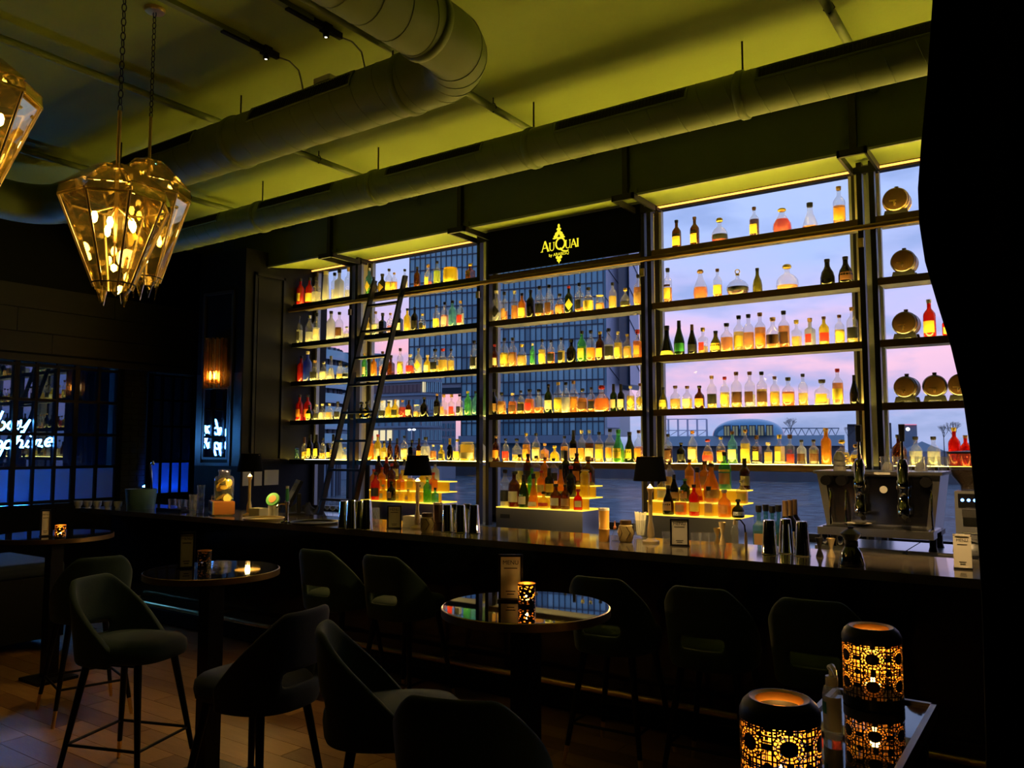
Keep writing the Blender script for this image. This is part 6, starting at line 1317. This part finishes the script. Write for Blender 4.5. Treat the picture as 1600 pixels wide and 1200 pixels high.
windows(cb, C0, CL, fz, 8, hz, 0.62, {(0, 3), (0, 4), (0, 5), (0, 6), (2, 4), (2, 5), (2, 6), (2, 7)}, M['bglass3'])
windows(cb, C0, CR, [zat(C0, 612, 658)] + fz, 5, hz, 0.6, {(0, 0)}, M['bglass2'])
for y in (596, 617, 645, 668, 692): 
    z = zat(C0, y, 658); MB().prism([(C0.x*0.997, C0.y*0.997), (CR.x*0.999, CR.y*0.999), (CR.x, CR.y), (C0.x, C0.y), (CL.x, CL.y), (CL.x*0.997, CL.y*0.997)], z, z+0.35).build('string_course', M['bgrey2'], cb)
# ---- slab house between
sh_ = thing('slab_house', 'small grey slab house with tiny windows beside the tower leg', 'building', (0, 0, 0))
a = at(689, 701, d=185); b_ = at(712, 701, d=185); MB().prism([(a.x, a.y), (b_.x, b_.y), (b_.x*1.06, b_.y*1.06), (a.x*1.06, a.y*1.06)], ZW, zat(a, 657, 689)).build('wall', M['bgrey'], sh_)
a.z = b_.z = 0; windows(sh_, a, b_, [zat(a, y, 689) for y in (669, 681, 693)], 3, 1.1, 0.5, (), M['bglass3'])
# ---- curved balcony block at the left
bb = thing('balcony_block', 'blue grey apartment block with curved glass balconies near the pillar', 'building', (0, 0, 0))
K = at(440, 701, d=118); K.z = 0; Rb = 9.5
def ringpts(R_, a0, a1, n_=18): 
    return [(K.x + R_*math.cos(math.radians(a0+(a1-a0)*i/n_)), K.y + R_*math.sin(math.radians(a0+(a1-a0)*i/n_))) for i in range(n_+1)]
zt_b = zat(K, 545, 440)
MB().lathe([(Rb-1.2, ZW), (Rb-1.2, zt_b)], 40, (K.x, K.y, 0)).build('wall', M['bgrey2'], bb, smooth=True)
fl_z = [zat(K, y, 440) for y in (562, 585, 606, 628, 648, 668, 689, 712)]
for z in fl_z:
    MB().lathe([(Rb, z-0.35), (Rb, z), (Rb-1.2, z)], 40, (K.x, K.y, 0), cap=False).build('balcony_slab', mat('pale_slab', (0.30, 0.42, 0.52), 0.5), bb, smooth=True)
    MB().lathe([(Rb-0.15, z), (Rb-0.15, z+1.0)], 40, (K.x, K.y, 0), cap=False).build('balcony_glass', M['bglass2'], bb, smooth=True)
q = MB()
for k in range(40):
    a = 2*math.pi*k/40; q.box(K.x + (Rb-1.15)*math.cos(a)-0.15, K.x + (Rb-1.15)*math.cos(a)+0.15, K.y + (Rb-1.15)*math.sin(a)-0.15, K.y + (Rb-1.15)*math.sin(a)+0.15, ZW, zt_b)
q.build('mullion_grid', M['bframe'], bb)['kind'] = 'stuff'
ob = thing('office_block', 'blue office block with lit floors behind the balcony block', 'building', (0, 0, 0))
a = at(505, 701, d=178); b_ = at(600, 701, d=182); a.z = b_.z = 0
MB().prism([(a.x, a.y), (b_.x, b_.y), (b_.x*1.15, b_.y*1.15), (a.x*1.15, a.y*1.15)], ZW, zat(a, 548, 505)).build('wall', M['bgrey2'], ob)
windows(ob, a, b_, [zat(a, y, 505) for y in (570, 590, 609, 630, 650, 672, 694, 716)], 14, 1.9, 0.8, {(2, 0), (2, 2), (3, 1), (3, 3), (3, 4), (2, 5), (1, 3), (3, 0), (3, 2)}, M['bglass2'])
fb = thing('far_block', 'grey stepped block on the skyline above the balconies', 'building', (0, 0, 0))
for px0, px1, y in ((455, 492, 497), (492, 507, 503), (474, 492, 493)):
    a = at(px0, 701, d=260); b_ = at(px1, 701, d=260); MB().prism([(a.x, a.y), (b_.x, b_.y), (b_.x*1.05, b_.y*1.05), (a.x*1.05, a.y*1.05)], -2.2, zat(a, y, px0)).build('wall', M['bgrey2'], fb)
# ---- far bank: quay wall, long shed, whale-shaped glass hall
M['shedroof'] = mat('pale_blue_roof', (0.22, 0.36, 0.46), 0.5, var=0.1, scale=0.2)
M['bank'] = mat('dark_bank_wall', (0.05, 0.06, 0.075), 0.8, var=0.3, scale=0.3)
B0 = at(940, 701, d=185); B1 = at(1560, 701, d=150); B0.z = B1.z = 0
fbk = thing('far_quay', 'dark quay wall along the far bank of the river', 'quay', (0, 0, 0))
ub = (B1-B0).normalized(); A_ = B0 - ub*420; E_ = B1 + ub*160
MB().prism([(A_.x, A_.y), (E_.x, E_.y), (E_.x*1.3, E_.y*1.3), (A_.x*1.3, A_.y*1.3)], ZW, -2.2).build('quay_wall', M['bank'], fbk)
sd = thing('river_shed', 'long low shed with pale blue roof on the far bank', 'building', (0, 0, 0))
a = hline(B0, ub, 1012)*1.02; b_ = hline(B0, ub, 1320)*1.02; a_shed = a.copy()
MB().prism([(a.x, a.y), (b_.x, b_.y), (b_.x*1.08, b_.y*1.08), (a.x*1.08, a.y*1.08)], -2.2, zat(a, 697, 1012)).build('wall', M['bank'], sd)
MB().prism([(a.x*0.995, a.y*0.995), (b_.x*0.995, b_.y*0.995), (b_.x*1.09, b_.y*1.09), (a.x*1.09, a.y*1.09)], zat(a, 697, 1012), zat(a, 682, 1012)).build('roof', M['shedroof'], sd)
sd2 = thing('river_shed', 'blue gabled shed roofs behind the lever handles on the far bank', 'building', (0, 0, 0))
a = hline(B0, ub, 1330)*1.04; b_ = hline(B0, ub, 1560)*1.04
MB().prism([(a.x, a.y), (b_.x, b_.y), (b_.x*1.08, b_.y*1.08), (a.x*1.08, a.y*1.08)], -2.2, zat(a, 705, 1330)).build('wall', M['bgrey'], sd2)
for k in range(3):
    p = a + (b_-a)*(k/3); q_ = a + (b_-a)*((k+1)/3); m_ = (p+q_)/2; z0 = zat(a, 706, 1330); z1 = zat(a, 690, 1330)
    MB().add([(p.x, p.y, z0), (q_.x, q_.y, z0), (m_.x, m_.y, z1), (p.x*1.08, p.y*1.08, z0), (q_.x*1.08, q_.y*1.08, z0), (m_.x*1.08, m_.y*1.08, z1)], [(0,1,2), (3,5,4), (0,2,5,3), (1,4,5,2), (0,3,4,1)]).build('roof', M['shedroof'], sd2)
# rounded glass hall
M['hallwin'] = emit('hall_window_glow', (0.55, 0.60, 0.45), 0.28)
wh = thing('glass_hall', 'rounded blue glass hall with a row of upright windows on the far bank', 'building', (0, 0, 0))
wa = hline(B0, ub, 1115)*1.04; wb_ = hline(B0, ub, 1227)*1.04; wc = (wa+wb_)/2; hl = (wb_-wa).length/2; z0 = zat(a_shed, 682, 1012); z1 = zat(wc, 654, 1171)
an = math.atan2(ub.y, ub.x); mb = MB(); NS, NR = 40, 12; vs = []
for i in range(NS+1):
    t = -1 + 2*i/NS; s_ = (1-abs(t)**2.6)**0.5 if abs(t) < 1 else 0
    for j in range(NR+1):
        w_ = math.pi*j/NR; vs.append((t*hl, -math.cos(w_)*7*s_, math.sin(w_)*(z1-z0)*s_))
mb.add(vs, [(i*(NR+1)+j, (i+1)*(NR+1)+j, (i+1)*(NR+1)+j+1, i*(NR+1)+j+1) for i in range(NS) for j in range(NR)])
hb = mb.build('glass_shell', mat('teal_blue_glass', (0.10, 0.26, 0.38), 0.12, metal=0.4), wh, smooth=True, loc=(wc.x, wc.y, z0)); hb.rotation_euler = (0, 0, an)
for k in range(6):
    w_ = MB().box(-0.55, 0.55, -0.3, 0.3, 0, (z1-z0)*0.52).build('window', M['hallwin'], wh, loc=(wc.x + ub.x*(-4.4+1.75*k) - wc.x/wc.length*7.2, wc.y + ub.y*(-4.4+1.75*k) - wc.y/wc.length*7.2, z0)); w_.rotation_euler = (0, 0, an)
    q = MB(); q.box(-0.68, -0.52, -0.4, 0.4, 0, (z1-z0)*0.56); q.box(0.52, 0.68, -0.4, 0.4, 0, (z1-z0)*0.56); q.box(-0.68, 0.68, -0.4, 0.4, (z1-z0)*0.52, (z1-z0)*0.57); q.box(-0.08, 0.08, -0.4, 0.4, 0, (z1-z0)*0.53); q.build('window_frame', M['bframe'], w_)
# gantry frames left of the hall
gt = thing('gantry', 'white steel gantry frames beside the rounded glass hall', 'gantry', (0, 0, 0))
for k in range(6):
    p = hline(B0, ub, 1030 + 15*k)*1.03; z0 = zat(a_shed, 682, 1012); z1 = zat(p, 655, 1030)
    MB().box(p.x-0.16, p.x+0.16, p.y-0.16, p.y+0.16, z0, z1).build('post', M['bpale'], gt)
    if k < 5:
        q_ = hline(B0, ub, 1045 + 15*k)*1.03
        for zz in (z1, z0 + (z1-z0)*0.35): MB().tube([(p.x, p.y, zz), (q_.x, q_.y, zz)], 0.10, 5).build('beam', M['bpale'], gt)
        MB().tube([(p.x, p.y, z0), (q_.x, q_.y, z0 + (z1-z0)*0.35)], 0.07, 4).build('brace', M['bpale'], gt)
# truss bridge
br = thing('truss_bridge', 'blue steel truss bridge over the river in the distance', 'bridge', (0, 0, 0))
pa = at(1218, 701, d=330); pb = at(1312, 701, d=330); z0 = at(1218, 681, d=330).z; z1 = at(1218, 669, d=330).z
for z in (z0, z1): MB().tube([(pa.x, pa.y, z), (pb.x, pb.y, z)], 0.22, 5).build('chord', M['bgrey2'], br)
for k in range(16):
    p = pa + (pb-pa)*(k/16); q_ = pa + (pb-pa)*((k+1)/16); MB().tube([(p.x, p.y, z0 if k % 2 else z1), (q_.x, q_.y, z1 if k % 2 else z0)], 0.15, 4).build('diagonal', M['bgrey2'], br)
for k in range(3): p = pa + (pb-pa)*(k/2); MB().box(p.x-1, p.x+1, p.y-1, p.y+1, ZW, z0).build('pier', M['bank'], br)
# low buildings at the right and the clock-like round sign
for px0, px1, y, dd, m_, lb in ((1325, 1352, 664, 210, 'bank', 'dark low house with flat roof behind the lever handle'), (1380, 1394, 662, 215, 'bank', 'dark house behind the cask bay window'), (1406, 1434, 664, 230, 'bgrey2', 'blue box building with pink roof line and round lit sign')):
    o = thing('bank_house', lb, 'building', (0, 0, 0)); a = at(px0, 701, d=dd); b_ = at(px1, 701, d=dd)
    MB().prism([(a.x, a.y), (b_.x, b_.y), (b_.x*1.06, b_.y*1.06), (a.x*1.06, a.y*1.06)], -2.2, zat(a, y, px0)).build('wall', M[m_], o)
    MB().prism([(a.x*0.995, a.y*0.995), (b_.x*0.995, b_.y*0.995), (b_.x*1.06, b_.y*1.06), (a.x*1.06, a.y*1.06)], zat(a, y, px0), zat(a, y-1.2, px0)).build('roof', emit('pink_line', (1.0, 0.3, 0.5), 0.8) if m_ == 'bgrey2' else M['bank'], o)
    if m_ == 'bgrey2': c = at(1418.5, 670.5, d=dd-2); MB().lathe([(0.55, -0.1), (0.55, 0.1), (0, 0.1)], 20, (c.x, c.y, c.z), axis='y').build('round_sign', emit('white_sign', (1, 1, 1), 1.5), o)
# bare trees
M['bark'] = mat('bare_twigs', (0.035, 0.04, 0.05), 0.9)
def tree(px, base, top, dd, label, seed):
    rnd = random.Random(seed); P = at(px, base, d=dd); H_ = at(px, top, d=dd).z - P.z; o = thing('bare_tree', label, 'tree', (P.x, P.y, P.z), 0, 'bare trees on the far bank')
    MB().cyl((0, 0, -2.2-P.z), (0, 0, H_*0.4), H_*0.03, H_*0.018, 6).build('trunk', M['bark'], o)
    q = MB()
    def grow(p, d_, l, r, k):
        e = p + d_*l; q.tube([p, e], r, 4, r*0.6, cap=False)
        if k:
            for _ in range(3):
                nd = (d_ + Vector((rnd.uniform(-0.8, 0.8), rnd.uniform(-0.8, 0.8), rnd.uniform(-0.1, 0.6)))).normalized(); grow(e, nd, l*rnd.uniform(0.6, 0.8), r*0.6, k-1)
    for _ in range(5): grow(Vector((0, 0, H_*0.32)), Vector((rnd.uniform(-0.7, 0.7), rnd.uniform(-0.7, 0.7), 1)).normalized(), H_*0.22, H_*0.012, 4)
    q.build('branches', M['bark'], o)['kind'] = 'stuff'
tree(1236, 686, 650, 200, 'bare winter tree beside the rounded glass hall', 1); tree(1490, 694, 655, 150, 'bare winter tree behind the coffee grinder', 2); tree(1475, 694, 662, 160, 'bare winter tree behind the red and gold bottle', 5)
for k, px in enumerate((1326, 1343, 1360, 1378)): tree(px, 692, 664 + 3*(k % 2), 190, 'dark winter tree behind the lever handle, %s counting from the truss bridge' % ORD[k], 10+k)
# street lamp on the far promenade
P = at(643, 712, d=120); o = thing('street_lamp', 'white twin headed street lamp before the stone corner building', 'street lamp', (P.x, P.y, P.z)); H_ = at(643, 671, d=120).z - P.z
MB().cyl((0, 0, -4), (0, 0, H_), 0.09, 0.06, 8).build('pole', M['bpale'], o)
for s_ in (-0.45, 0.45):
    MB().tube([(0, 0, H_-0.3), (s_*0.6, 0, H_), (s_, 0, H_)], 0.04, 6).build('arm', M['bpale'], o); MB().lathe([(0, -0.2), (0.28, -0.08), (0.28, 0.05), (0, 0.15)], 12, (s_, 0, H_)).build('lamp_head', emit('street_glow', (0.9, 0.95, 1.0), 2.0), o)
